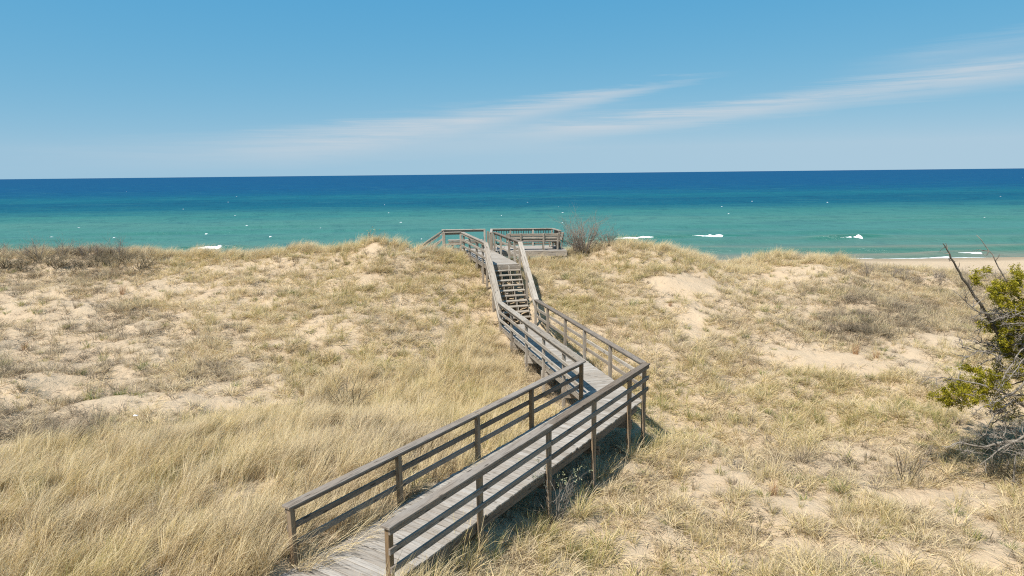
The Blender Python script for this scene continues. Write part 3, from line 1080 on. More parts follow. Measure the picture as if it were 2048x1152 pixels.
# tall posts at the join, then the right bay with its pickets
RB = TOPZ + 0.98
for x, yy in [(-1.16, 37.30), (-1.06, 36.95), (-1.12, 39.22), (-0.06, 39.22), (1.24, 39.22), (2.33, 39.22), (2.64, 37.62)]:
    post(x, yy, TOPZ - 0.3, RB - 0.02, vp, W_PALE, s=0.10)
board('handrail_cap', (-1.20, 39.22, RB), (2.40, 39.22, RB), 0.16, 0.042, vp, W_PALE)
board('handrail_cap', (2.37, 39.12, RB), (2.68, 37.55, RB), 0.16, 0.042, vp, W_PALE)
board('handrail_cap', (-1.14, 39.12, RB), (-1.10, 36.90, RB), 0.14, 0.042, vp, W_PALE)
for z in (RB - 0.08, TOPZ + 0.10):
    board('rail', (-1.12, 39.275, z), (2.36, 39.275, z), 0.036, 0.085, vp, W_RAIL)
x = -1.0
while x < 2.28:
    if min(abs(x - q) for q in (-0.06, 1.24, 2.33)) > 0.07:
        board('picket', (x, 39.318, TOPZ + 0.05), (x, 39.318, RB - 0.04), 0.04, 0.035, vp, W_RAIL, up=(0, 1, 0))
    x += 0.142
for k in range(1, 10):
    q = V2((2.40, 39.08), (2.66, 37.62), k / 10)
    board('picket', (q[0] + 0.03, q[1], TOPZ + 0.05), (q[0] + 0.03, q[1], RB - 0.03), 0.04, 0.035, vp, W_RAIL, up=(0, 1, 0))


def bench_with_back(label, a, b, parent_loc, supports, back_side):
    """plank bench from a to b; the back leans to back_side (+1 = right of travel)"""
    e = empty('bench', parent_loc, label, 'bench', 'benches on the viewing platform')
    ln = Line(a, b, back_side)
    for off, z in ((-0.12, 0.45), (-0.27, 0.45), (-0.42, 0.45)):
        board('seat_slat', (*ln.at(0, off), TOPZ + z), (*ln.at(ln.L, off), TOPZ + z), 0.14, 0.040, e, W_PALE, jit=0.003)
    for off, z, hgt in ((0.035, 0.565, 0.115), (0.075, 0.70, 0.125), (0.105, 0.845, 0.135)):
        board('back_slat', (*ln.at(-0.03, off), TOPZ + z), (*ln.at(ln.L + 0.05, off), TOPZ + z), 0.038, hgt, e, W_PALE, jit=0.003)
    for s in supports:
        p0, p1 = ln.at(s, 0.035), ln.at(s, 0.165)
        board('back_post', (*p0, TOPZ - 0.02), (*p1, TOPZ + 0.93), 0.05, 0.095, e, W_PALE, up=(ln.d[0], ln.d[1], 0))
        board('leg', (*ln.at(s, -0.42), TOPZ), (*ln.at(s, -0.42), TOPZ + 0.425), 0.05, 0.09, e, W_PALE, up=(ln.d[0], ln.d[1], 0))
        board('seat_bearer', (*ln.at(s + 0.06, -0.48), TOPZ + 0.375), (*ln.at(s + 0.06, 0.02), TOPZ + 0.375), 0.04, 0.09, e, W_PALE)
    return e


bench_with_back('long slatted bench with its back towards us along the near edge of the viewing platform', (-0.25, 36.86), (2.55, 36.86), (1.2, 37, TOPZ), [0.12, 0.75, 1.98, 2.74], 1)
bench_with_back('shorter bench with leaning slat back at the right end of the viewing platform', (2.70, 37.15), (2.55, 38.6), (2.6, 37.8, TOPZ), [0.12, 1.3], 1)
bn = empty('bench', (-2.6, 38.1, TOPZ), 'low backless bench along the lakeside rail in the left bay of the platform', 'bench', 'benches on the viewing platform')
for k, yy in enumerate((37.95, 38.10, 38.25)):
    board('seat_slat', (-3.55, yy, TOPZ + 0.47), (-1.62, yy, TOPZ + 0.47), 0.14, 0.042, bn, W_PALE)
board('apron', (-3.5, 37.89, TOPZ + 0.36), (-1.66, 37.89, TOPZ + 0.36), 0.04, 0.13, bn, W_RAIL)
for x in (-3.3, -2.85, -1.9):
    board('leg', (x, 38.1, TOPZ), (x, 38.1, TOPZ + 0.44), 0.32, 0.09, bn, W_RAIL, up=(1, 0, 0))

# stairs down to the beach
bs = empty('beach_staircase', (-5, 37.6, 0.8), 'sloping rails of the wooden stairs leading left off the platform towards the beach', 'staircase')
NB = 13
for k in range(NB):
    xx = -3.86 - 0.29 * k
    z = TOPZ - 0.19 * (k + 1)
    for e in (0, 0.145):
        board('tread', (xx - e, 36.72 + k * 0.03, z - 0.02), (xx - e, 38.36 + k * 0.03, z - 0.02), 0.138, 0.040, bs, W_PALE)
for yy in (36.66, 38.40):
    for zo in (-0.02,):
        board('stringer', (-3.75, yy, TOPZ - 0.20), (-3.75 - 0.29 * NB, yy + 0.4, TOPZ - 0.20 - 0.19 * NB), 0.042, 0.28, bs, W_PALE)
    for h in (RH, RH - 0.13, 0.55):
        board('handrail_cap' if h == RH else 'rail', (-3.84, yy, TOPZ + h - 0.02), (-3.84 - 0.29 * NB, yy + 0.4, TOPZ + h - 0.02 - 0.19 * NB), 0.13 if h == RH else 0.04, 0.04 if h == RH else 0.10, bs, W_PALE)
    for k in (5, 12):
        xx, y2, zz = -3.84 - 0.29 * k, yy + 0.4 * k / NB, TOPZ - 0.19 * k
        post(xx, y2, min(ground1(xx, y2) - 0.3, zz - 0.5), zz + RH - 0.06, bs, W_PALE)

# ------------------------------------------------------------------ grass
def tuft_mesh(name, blades, rad, len_rng, th0, th1, wind, width, seed, seg=3):
    """blades: count; th0/th1: lean at foot and tip (radians, ranges); wind: pull of the tips towards +x"""
    r = np.random.default_rng(seed)
    n = blades
    a = r.uniform(0, 2 * np.pi, n)
    rr = rad * np.sqrt(r.random(n))
    root = np.c_[rr * np.cos(a), rr * np.sin(a), np.full(n, -0.03)]
    la = a + r.normal(0, 0.9, n)
    d = np.c_[np.cos(la), np.sin(la)]
    d = d * (1 - wind) + np.array([[1.0, 0.0]]) * wind * 1.2
    d = d / np.linalg.norm(d, axis=1)[:, None]
    L = r.uniform(*len_rng, n)
    t0 = r.uniform(*th0, n)
    t1 = r.uniform(*th1, n)
    tw = r.uniform(-0.9, 0.9, n)
    side = np.c_[-d[:, 1], d[:, 0]]
    sv = np.c_[side * np.cos(tw)[:, None], np.sin(tw)]
    pts = [root]
    for k in range(seg):
        th = t0 + (t1 - t0) * (k + 0.5) / seg
        pts.append(pts[-1] + np.c_[d * np.sin(th)[:, None], np.cos(th)] * (L / seg)[:, None])
    wds = [width * (1 - 0.75 * k / seg) for k in range(seg)]
    V = []
    for k in range(seg):
        V += [pts[k] - sv * wds[k] / 2, pts[k] + sv * wds[k] / 2]
    V.append(pts[seg])
    nv = len(V)
    V = np.stack(V, 1).reshape(-1, 3)
    Fs = []
    for i in range(n):
        o = i * nv
        for k in range(seg - 1):
            Fs.append((o + 2 * k, o + 2 * k + 1, o + 2 * k + 3, o + 2 * k + 2))
        Fs.append((o + 2 * seg - 2, o + 2 * seg - 1, o + 2 * seg))
    me = np_mesh(name, V, Fs)
    at = me.attributes.new('bcol', 'FLOAT', 'POINT')
    at.data.foreach_set('value', np.repeat(r.random(n), nv).astype(np.float32))
    me.materials.append(M_GRASS)
    return me


def proto_set(tag_, specs):
    c = bpy.data.collections.new(tag_)
    for i, sp in enumerate(specs):
        o = bpy.data.objects.new('%s_%02d' % (tag_, i), tuft_mesh('%s_%02d' % (tag_, i), *sp))
        c.objects.link(o)
    return c


def scatter_tree(name, coll):
    ng = bpy.data.node_groups.new(name, 'GeometryNodeTree')
    ng.interface.new_socket('Geometry', in_out='INPUT', socket_type='NodeSocketGeometry')
    ng.interface.new_socket('Geometry', in_out='OUTPUT', socket_type='NodeSocketGeometry')
    n, l = ng.nodes, ng.links
    gi, go = n.new('NodeGroupInput'), n.new('NodeGroupOutput')
    ci = n.new('GeometryNodeCollectionInfo')
    ci.inputs['Collection'].default_value = coll
    ci.inputs['Separate Children'].default_value = True
    ci.inputs['Reset Children'].default_value = True
    iop = n.new('GeometryNodeInstanceOnPoints')
    iop.inputs['Pick Instance'].default_value = True

    def attr(nm, dt):
        a = n.new('GeometryNodeInputNamedAttribute')
        a.data_type = dt
        a.inputs['Name'].default_value = nm
        return a.outputs['Attribute']
    l.new(gi.outputs[0], iop.inputs['Points'])
    l.new(ci.outputs[0], iop.inputs['Instance'])
    l.new(attr('idx', 'INT'), iop.inputs['Instance Index'])
    e2r = n.new('FunctionNodeEulerToRotation')
    l.new(attr('rot', 'FLOAT_VECTOR'), e2r.inputs[0])
    l.new(e2r.outputs[0], iop.inputs['Rotation'])
    l.new(attr('scl', 'FLOAT_VECTOR'), iop.inputs['Scale'])
    l.new(iop.outputs[0], go.inputs[0])
    return ng


def scatter(name, label, coll, P, rot, scl, tint):
    me = bpy.data.meshes.new(name)
    me.vertices.add(len(P))
    me.vertices.foreach_set('co', P.astype(np.float32).ravel())
    nproto = len(coll.objects)
    for nm, ty, data, fld in (('rot', 'FLOAT_VECTOR', rot, 'vector'), ('scl', 'FLOAT_VECTOR', scl, 'vector'), ('tint', 'FLOAT', tint, 'value')):
        a = me.attributes.new(nm, ty, 'POINT')
        a.data.foreach_set(fld, np.asarray(data, np.float32).ravel())
    a = me.attributes.new('idx', 'INT', 'POINT')
    a.data.foreach_set('value', RNG.integers(0, nproto, len(P)).astype(np.int32))
    o = mobj(name, me, M_GRASS)
    md = o.modifiers.new('scatter', 'NODES')
    md.node_group = scatter_tree(name, coll)
    return tag(o, label, 'grass', kind='stuff')


R_ = math.radians
LONGP = proto_set('long_blades', [(46, 0.16, (0.55, 0.95), (0.05, 0.45), (0.7, 1.5), 0.5, 0.0105, 100 + i) for i in range(8)])
MATP = proto_set('matted_blades', [(34, 0.15, (0.30, 0.75), (0.3, 1.1), (1.1, 1.85), 0.3, 0.014, 200 + i) for i in range(8)])
UPP = proto_set('upright_blades', [(30, 0.08, (0.30, 0.62), (0.05, 0.5), (0.35, 1.1), 0.2, 0.0095, 300 + i) for i in range(6)])
LITP = proto_set('litter_blades', [(22, 0.22, (0.10, 0.30), (1.2, 1.5), (1.45, 1.7), 0.0, 0.013, 400 + i) for i in range(6)])
TUSP = proto_set('tussock_blades', [(46, 0.10, (0.12, 0.34), (0.1, 0.9), (0.6, 1.6), 0.2, 0.014, 450 + i) for i in range(6)])

WIND = 0.35


def cand(dens_per_m2, y0, y1, slope_=0.86, pad=6.0):
    n = int(dens_per_m2 * (y1 - y0) * 2 * (slope_ * (y0 + y1) / 2 + pad))
    y = RNG.uniform(y0, y1, n)
    hw = slope_ * y + pad
    keep = RNG.random(n) < hw / (slope_ * y1 + pad)
    y = np.concatenate([y[keep], RNG.uniform(y0, y1, 0)])
    hw = slope_ * y + pad
    return RNG.uniform(-1, 1, len(y)) * hw, y


DECKS = [([A_L0, A_L1, A_R1, A_R0], 0.0), ([A_L1, B_L1, B_R1, A_R1], 0.0), ([B_L1, T_L, T_R, B_R1], 0.7), ([T_L, U_L, U_R, T_R], 2.0),
         ([(-3.8, 36.6), (-3.8, 39.3), (3.0, 39.3), (3.0, 36.6)], 2.0),
         ([(A_L0[0] - 1.8, A_L0[1] - 2.7), A_L0, A_R0, (A_R0[0] - 1.75, A_R0[1] - 2.7)], 0.0), ([(-7.8, 36.6), (-7.8, 38.7), (-3.8, 38.4), (-3.8, 36.6)], 0.9)]


def under_deck(x, y, grow=0.10):
    """which points lie below a walkway"""
    r = np.zeros(len(x), bool)
    for poly, z in DECKS:
        p = np.array(poly)
        c = p.mean(0)
        p = c + (p - c) * (1 + 0.0) + np.sign(p - c) * grow * 0
        inside = np.ones(len(x), bool)
        s0 = 0
        for i in range(len(p)):
            a, b = p[i], p[(i + 1) % len(p)]
            cr = (b[0] - a[0]) * (y - a[1]) - (b[1] - a[1]) * (x - a[0])
            if i == 0:
                s0 = np.sign((b[0] - a[0]) * (c[1] - a[1]) - (b[1] - a[1]) * (c[0] - a[0]))
            inside &= cr * s0 > -grow * np.linalg.norm(b - a)
        r |= inside
    return r


def tint_at(x, y, base, spread):
    t = base + spread * (RNG.random(len(x)) - 0.5) + 0.42 * (fbm(x * 0.5, y * 0.5, 3, 55.0) - 0.5)
    for z, v in GREEN:
        t = t + v * zone_val(z, x, y)
    for z, v in GREY:
        t = t - v * zone_val(z, x, y)
    return np.clip(t, 0.0, 1.0)


def finish(name, label, coll, x, y, tint, smin, smax, wdir, wsp, zs=(0.8, 1.2), sink=0.0):
    z = ground(x, y) - sink
    n = len(x)
    rot = np.c_[RNG.normal(0, 0.10, n), RNG.normal(0, 0.10, n), RNG.normal(wdir, wsp, n)]
    s = RNG.uniform(smin, smax, n)
    scl = np.c_[s, s, s * RNG.uniform(*zs, n)]
    return scatter(name, label, coll, np.c_[x, y, z], rot, scl, tint)


# long straw on the near left slope
x, y = cand(34, 5, 27)
lg = long_amount(x, y)
k = (RNG.random(len(x)) < lg * np.clip(veg_density(x, y), 0, 1) * np.clip((fbm(x * 0.9, y * 0.9, 3, 4.0) - 0.15) * 2.6, 0.6, 1)) & ~under_deck(x, y, -0.02)
x, y = x[k], y[k]
finish('tall_straw_grass', 'tall pale straw grass bent over by the wind left of the near boardwalk', LONGP, x, y, tint_at(x, y, 0.42, 0.22), 0.55, 1.0, WIND, 0.6)

# matted tufts over the rest of the dunes
x, y = cand(46, 5, 52)
d = veg_density(x, y)
cl = fbm(x * 1.9, y * 1.9, 2, 12.0)
k = (RNG.random(len(x)) < d * np.clip((cl - 0.30) * 3.4, 0.10, 1)) & (long_amount(x, y) < 0.8) & ~under_deck(x, y, 0.05)
x, y = x[k], y[k]
finish('matted_dune_grass', 'matted dry grass tufts covering the sandy dunes', MATP, x, y, tint_at(x, y, 0.45, 0.42), 0.55, 1.05, WIND, 1.3, (0.6, 1.15))

# upright blades standing among them and fringing the crests
x, y = cand(20, 6, 50)
d = veg_density(x, y)
k = (RNG.random(len(x)) < d * np.clip((fbm(x * 0.9, y * 0.9, 3, 66.0) - 0.34) * 3.2, 0.03, 1)) & ~under_deck(x, y, 0.05)
x, y = x[k], y[k]
finish('upright_dune_grass', 'thin upright grass blades among the matted tufts', UPP, x, y, tint_at(x, y, 0.54, 0.38), 0.6, 1.15, WIND, 0.9)

# crest fringe
x, y = cand(26, 33, 44)
sl = ground(x, y + 1.5) - ground(x, y)
k = (RNG.random(len(x)) < np.clip(veg_density(x, y) + 0.25, 0, 1)) & (sl < 0.0) & (sl > -0.9) & ~under_deck(x, y, 0.3) & (RNG.random(len(x)) < 0.5)
k &= (x < 21)
x, y = x[k], y[k]
finish('crest_grass', 'wind-combed grass fringe along the dune crest against the lake', LONGP, x, y, tint_at(x, y, 0.44, 0.3), 0.5, 1.0, WIND * 0.5, 0.6)

# small dark tussocks: dead crowns and fresh green shoots
x, y = cand(9, 5, 50)
d = veg_density(x, y)
k = (RNG.random(len(x)) < 0.10 + 0.9 * np.clip((fbm(x * 0.7, y * 0.7, 3, 88.0) - 0.42) * 4, 0, 1) * np.clip(d, 0.15, 1)) & ~under_deck(x, y, 0.05) & (long_amount(x, y) < 0.9)
x, y = x[k], y[k]
tn = np.where(RNG.random(len(x)) < 0.55, RNG.uniform(0.0, 0.12, len(x)), RNG.uniform(0.78, 0.95, len(x)))
finish('dark_tussocks', 'small dark brown and olive tussocks dotted over the dunes', TUSP, x, y, tn, 0.5, 1.3, WIND, 1.5, (0.6, 1.2))

# grass and stems below the walkways, tinted dark to deepen the shade there
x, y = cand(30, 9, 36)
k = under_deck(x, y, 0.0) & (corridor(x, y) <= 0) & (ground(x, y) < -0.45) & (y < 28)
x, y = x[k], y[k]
finish('shade_deepening_grass', 'dull grass and dead stems below the boardwalk, coloured dark to deepen its shade', UPP, x, y, np.clip(RNG.normal(0.08, 0.08, len(x)), 0, 1), 0.35, 0.7, WIND, 1.5)

# dead blades and twigs lying on the sand
x, y = cand(40, 5, 50)
d = veg_density(x, y)
k = (RNG.random(len(x)) < 0.02 + 0.8 * np.clip(d, 0, 1)) & ~(under_deck(x, y, 0.0) & (corridor(x, y) > 0))
x, y = x[k], y[k]
finish('grass_litter', 'dead blades and bits of stem lying on the sand', LITP, x, y, tint_at(x, y, 0.20, 0.42), 0.5, 1.3, 0, 3.0, (0.4, 0.9), sink=-0.02)

# ------------------------------------------------------------------ single clumps one can point to
def clump(px, py, spec, tint, label, name='grass_clump', group=None, sc=1.0, rz=0.3):
    p = on_ground(px, py)
    me = tuft_mesh(name, *spec)
    r = np.random.default_rng(int(px))
    me.materials.clear()
    me.materials.append(clump_mat(tint))
    o = mobj(name, me, None, loc=(p[0], p[1], ground1(p[0], p[1])))
    o.scale = (sc, sc, sc)
    o.rotation_euler.z = rz
    return tag(o, label, 'grass clump', group)


_cm = {}


def clump_mat(tint):
    if tint not in _cm:
        m, t = new_mat('clump_%02d' % int(tint * 100))
        bc = t.node('ShaderNodeAttribute', attribute_name='bcol').outputs['Fac']
        f = t.m('ADD', tint, t.m('MULTIPLY', t.m('SUBTRACT', bc, 0.5), 0.42), clamp=True)
        stops = GRASS_STOPS if tint < 2 else [(0.0, (0.26, 0.12, 0.05)), (1.0, (0.55, 0.33, 0.16))]
        c = t.ramp(f if tint < 2 else bc, stops)
        d = t.node('ShaderNodeBsdfPrincipled', ins={'Base Color': c, 'Roughness': 0.55})
        tr = t.node('ShaderNodeBsdfTranslucent', ins={0: c})
        mxs = t.node('ShaderNodeMixShader', ins={0: 0.3, 1: d.outputs[0], 2: tr.outputs[0]})
        t.l.new(mxs.outputs[0], t.out.inputs[0])
        _cm[tint] = m
    return _cm[tint]


BIG = lambda s: (90, 0.22, (0.6, 1.15), (0.05, 0.55), (0.5, 1.35), 0.3, 0.010, s, 4)
MED = lambda s: (60, 0.14, (0.45, 0.85), (0.05, 0.6), (0.5, 1.4), 0.25, 0.009, s, 4)
RED = lambda s: (70, 0.10, (0.35, 0.62), (0.0, 0.4), (0.2, 0.75), 0.1, 0.008, s, 3)
G1 = 'single grass clumps'
clump(930, 1135, BIG(901), 0.70, 'large green and straw arching grass clump against the near boardwalk edge, bottom of picture', group=G1)
clump(985, 1120, MED(902), 0.72, 'smaller arching grass clump just right of the largest one by the near boardwalk', group=G1)
clump(1060, 1075, MED(903), 0.76, 'green grass clump at the foot of the budding shrub under the boardwalk', group=G1)
clump(1160, 1040, MED(906), 0.66, 'yellow-green grass clump right of the budding shrub', group=G1)
clump(1195, 960, BIG(904), 0.62, 'tall grass clump with drooping stems beside the boardwalk post left of the corner', group=G1, sc=0.8)
clump(1265, 915, MED(905), 0.60, 'grass clump at the foot of the boardwalk corner posts', group=G1)
clump(1310, 900, MED(907), 0.64, 'grass clump in the post shadows just right of the boardwalk corner', group=G1)
for j, (px, py, lab) in enumerate([(612, 1138, 'straw grass clump at the foot of the first left post, leaning over the deck edge'),
                                   (668, 1106, 'straw grass clump spilling over the left deck edge beside the first left post'),
                                   (730, 1076, 'straw grass clump spilling over the left deck edge between the first two left posts')]):
    clump(px, py, (80, 0.26, (0.5, 0.95), (0.3, 0.9), (1.0, 1.6), 0.55, 0.010, 940 + j, 4), 0.46, lab, group=G1, rz=0.1)
for j, (px, py, lab) in enumerate([(245, 588, 'reddish-brown grass tuft alone on the pale sand of the left dune'), (1712, 708, 'reddish-brown grass tuft on the sand strip below the dark bush'),
                                   (1752, 716, 'smaller reddish grass tuft just right of the other on the sand strip'), (1545, 990, 'reddish grass tuft on bare sand in the lower right'),
                                   (1340, 612, 'small reddish tuft at the left edge of the sand gully'), (50, 700, 'reddish tuft near the left edge of the picture')]):
    clump(px, py, RED(920 + j), 5, lab, group='reddish grass tufts', sc=(1.0, 1.0, 0.8, 0.75, 0.6, 0.8)[j])

# ------------------------------------------------------------------ woody plants
class Twigs:
    """collects thin tapered tubes"""

    def __init__(self):
        self.V = []
        self.F = []

    def tube(self, pts, rads, sides=4):
        pts = [Vector(p) for p in pts]
        base = len(self.V)
        n = len(pts)
        for i, p in enumerate(pts):
            d = (pts[min(i + 1, n - 1)] - pts[max(i - 1, 0)]).normalized()
            a = d.orthogonal().normalized()
            b = d.cross(a)
            for k in range(sides):
                th = 2 * math.pi * k / sides
                self.V.append(tuple(p + (a * math.cos(th) + b * math.sin(th)) * rads[i]))
        for i in range(n - 1):
            for k in range(sides):
                k2 = (k + 1) % sides
                self.F.append((base + i * sides + k, base + i * sides + k2, base + (i + 1) * sides + k2, base + (i + 1) * sides + k))
        self.F.append(tuple(base + (n - 1) * sides + k for k in range(sides)))

    def mesh(self, name):
        return np_mesh(name, self.V, self.F, True)


class Sprays(list):
    """leaf positions all along the finest twigs"""


def wander(r, p, d, L, n, jit, lift=0.0):
    pts = [Vector(p)]
    d = Vector(d).normalized()
    for k in range(n):
        d = (d + Vector(r.normal(0, jit, 3)) + Vector((0, 0, lift))).normalized()
        pts.append(pts[-1] + d * (L / n))
    return pts


def branch(r, thick, thin, p, d, L, rad, level, jit=0.22, kids=(4, 7), lift=0.02, tips=None, spread=0.8, sides=5):
    n = 4 if level else 6
    pts = wander(r, p, d, L, n, jit, lift)
    rads = [rad * (1 - 0.72 * i / n) for i in range(n + 1)]
    (thick if level >= 2 else thin).tube(pts, rads, sides if level >= 2 else 3)
    if level == 0:
        if tips is not None:
            tips.append((pts[-1], (pts[-1] - pts[-2]).normalized()))
            if isinstance(tips, Sprays):
                tips.extend((pts[i].lerp(pts[i + 1], 0.5), (pts[i + 1] - pts[i]).normalized()) for i in range(1, n))
        return
    for k in range(int(r.integers(*kids))):
        s = r.uniform(0.25, 1.0)
        i = min(int(s * n), n - 1)
        q = pts[i].lerp(pts[i + 1], s * n - i)
        dd = (pts[i + 1] - pts[i]).normalized()
        nd = (dd + Vector(r.normal(0, spread, 3))).normalized()
        if nd.z < -0.1:
            nd.z *= -0.4
        branch(r, thick, thin, q, nd, L * r.uniform(0.35, 0.62), rads[i] * 0.55, level - 1, jit, kids, lift, tips, spread, sides)


def shrub_meshes(seed, stems, height, spread, level=2, rad=0.010, kids=(4, 7)):
    r = np.random.default_rng(seed)
    a, b = Twigs(), Twigs()
    tips = []
    for k in range(stems):
        th = r.uniform(0, 2 * math.pi)
        d = Vector((math.cos(th) * spread * r.uniform(0.2, 1), math.sin(th) * spread * r.uniform(0.2, 1), 1))
        p = (math.cos(th) * 0.07, math.sin(th) * 0.07, -0.06)
        branch(r, a, b, p, d, height * r.uniform(0.65, 1.05), rad * r.uniform(0.8, 1.3), level, 0.16, kids, 0.03, tips, 0.55, 4)
    return a.mesh('stems'), b.mesh('twigs'), tips


def shrub(meshes, loc, label, rz=0.0, sc=(1, 1, 1), mats=(M_TWIG, M_TWIG), name='shrub', group=None, cat='shrub'):
    e = empty(name, loc, label, cat, group)
    e.rotation_euler.z = rz
    e.scale = sc
    for nm, me, mt in zip(('stems', 'twigs'), meshes[:2], mats):
        if not me.materials:
            me.materials.append(mt)
        o = bpy.data.objects.new(nm, me)
        o.parent = e
        link(o)
    return e


def at_px(px, py):
    p = on_ground(px, py)
    return (p[0], p[1], ground1(p[0], p[1]))


S_RIDGE = [shrub_meshes(500 + i, 10, 1.0, 0.9, 2, 0.016) for i in range(4)]
S_TALL = [shrub_meshes(520 + i, 9, 1.3, 0.55, 2, 0.016) for i in range(3)]
for s in S_RIDGE:
    for me in s[:2]:
        me.materials.append(M_TWIG_DARK)
for s in S_TALL:
    for me in s[:2]:
        me.materials.append(M_TWIG)
# thicket on the left crest
for j in range(20):
    px = 6 + j * 15 + random.uniform(-6, 6)
    py = 522 + 16 * random.random() + (8 if j % 3 == 0 else 0)
    shrub(S_RIDGE[j % 4], at_px(px, py), 'low dark leafless shrub in the thicket on the far left dune crest', random.uniform(0, 6), (random.uniform(.8, 1.25),) * 2 + (random.uniform(.40, .68),),
          group='thicket on the left crest')
for j in range(7):
    px = 10 + j * 38 + random.uniform(-8, 8)
    shrub(S_TALL[j % 3], at_px(px, 517), 'tall thin bare shrub standing above the thicket on the far left crest', random.uniform(0, 6), (0.8, 0.8, random.uniform(.6, .95)), group='tall shrubs of the left thicket')
# grey shrub beside the platform
S_PLAT = shrub_meshes(560, 34, 1.75, 1.0, 2, 0.020, (5, 9))
p = aty(1166, 505, 37.6)
shrub(S_PLAT, (p[0], p[1], ground1(p[0], p[1])), 'big grey leafless shrub right beside the viewing platform', 0.4, (1.25, 1.1, 1.15))
S_P2 = shrub_meshes(561, 18, 1.05, 1.1, 2, 0.017, (4, 7))
p = aty(1215, 500, 38.2)
shrub(S_P2, (p[0], p[1], ground1(p[0], p[1])), 'lower grey shrub at the right foot of the big bare shrub by the platform', 1.4)
# single shrubs
S_MID = shrub_meshes(570, 11, 1.35, 0.75, 2, 0.016, (3, 6))
shrub(S_MID, at_px(700, 828), 'dark bare twiggy shrub in the pale grass left of the boardwalk', 0.6, mats=(M_TWIG_DARK, M_TWIG_DARK))
S_R1 = shrub_meshes(571, 8, 1.15, 1.0, 2, 0.015, (3, 5))
shrub(S_R1, at_px(1815, 962), 'sprawling bare shrub above the sand patch, left of the juniper', 2.2, mats=(M_TWIG_DARK, M_TWIG))
S_BUD = shrub_meshes(572, 15, 1.25, 0.45, 2, 0.012, (2, 4))
bud = shrub(S_BUD, at_px(1112, 1042), 'bare grey shrub with pale green buds in front of the boardwalk post', 0.0, (0.95, 0.95, 1.0), mats=(M_DEAD, M_DEAD))


def leaf_mesh(name, spots, per, size, seed, jitter):
    """many small two-sided leaves round each spot"""
    r = np.random.default_rng(seed)
    V, Fs, cols = [], [], []
    for (p, d) in spots:
        tone = r.uniform(0, 1)
        for k in range(per):
            c = np.array(p) + r.normal(0, jitter, 3)
            u = r.normal(0, 1, 3)
            u /= np.linalg.norm(u)
            v = np.cross(u, r.normal(0, 1, 3))
            v /= np.linalg.norm(v)
            s = size * r.uniform(0.6, 1.3)
            b = len(V)
            V += [tuple(c - u * s), tuple(c + v * s * 0.38), tuple(c + u * s), tuple(c - v * s * 0.38)]
            Fs.append((b, b + 1, b + 2, b + 3))
            cols += [min(1, max(0, 0.6 * tone + 0.4 * r.random()))] * 4
    me = np_mesh(name, V, Fs)
    at = me.attributes.new('bcol', 'FLOAT', 'POINT')
    at.data.foreach_set('value', np.array(cols, np.float32))
    return me


tops = sorted(S_BUD[2], key=lambda t: -t[0].z)[:34]
mobj('buds', leaf_mesh('buds', tops, 9, 0.020, 3, 0.022), M_LEAF, bud)
S_CREST = shrub_meshes(573, 8, 0.95, 0.5, 1, 0.010, (3, 6))
p = aty(735, 492, 35.8)
cr = shrub(S_CREST, (p[0], p[1], ground1(p[0], p[1])), 'small budding shrub sticking up from the crest left of the platform', 0.0, mats=(M_TWIG, M_TWIG))
mobj('buds', leaf_mesh('buds', S_CREST[2], 5, 0.03, 4, 0.03), M_LEAF, cr)
# dark bush and brush on the right slope
for j, (px, py, s) in enumerate([(1700, 662, 1.0), (1725, 672, 1.1), (1750, 668, 1.15), (1775, 676, 1.0), (1740, 655, 0.9), (1800, 668, 0.8)]):
    shrub(S_RIDGE[j % 4], at_px(px, py), 'low grey-brown shrub in the dark clump on the right slope', j * 1.3, (s * 0.75, s * 0.75, s * 0.5), group='shrub clump on the right slope')
for j in range(16):
    px = 1700 + 24 * j + random.uniform(-12, 12)
    py = 536 + 0.075 * (px - 1700) + random.uniform(0, 26)
    shrub(S_TALL[j % 3], at_px(px, py), 'thin leafless brush along the right dune crest in front of the beach', random.uniform(0, 6), (0.7, 0.7, random.uniform(.4, .65)), group='brush on the right crest')

# ------------------------------------------------------------------ the juniper with its dead limbs
TY = 16.6
tb = aty(2085, 985, TY)
tz = ground1(tb[0], TY)
TREE = Vector((tb[0], TY, tz))
jt = empty('juniper_tree', TREE, 'yellow-green juniper with a tangle of dead grey branches at the right edge', 'tree')
rj = np.random.default_rng(77)


def P(px, py, dy=0.0):
    q = aty(px, py, TY + dy)
    return Vector((q[0], q[1], q[2])) - TREE


tr = Twigs()
tpts = [Vector((0, 0, -0.2)), Vector((0.05, 0, 0.9)), Vector((0.15, 0.05, 2.0)), Vector((0.18, 0.0, 3.3)), Vector((0.35, 0.1, 4.6)), Vector((0.4, 0.1, 5.8))]
tr.tube(tpts, [0.17, 0.14, 0.115, 0.085, 0.05, 0.015], 9)
mobj('trunk', tr.mesh('trunk'), M_DEAD_DARK, jt)
# live limbs and crown
lim, tw = Twigs(), Twigs()
spots = []
for k in range(70):
    s = rj.uniform(0.22, 0.98)
    z = 5.9 * s
    th = rj.uniform(0, 2 * math.pi)
    L = (1.75 - 1.2 * abs(s - 0.35) / 0.65) * rj.uniform(0.65, 1.1)
    p = Vector((0.06 + 0.06 * z, 0.02 * z, z))
    d = Vector((math.cos(th), math.sin(th), rj.uniform(-0.05, 0.35)))
    tl = Sprays()
    branch(rj, lim, tw, p, d, L, 0.028, 2, 0.16, (4, 7), 0.03, tl, 0.5, 5)
    if math.cos(th) < -0.55 and rj.random() < 0.45 and s < 0.6:
        continue
    spots += tl
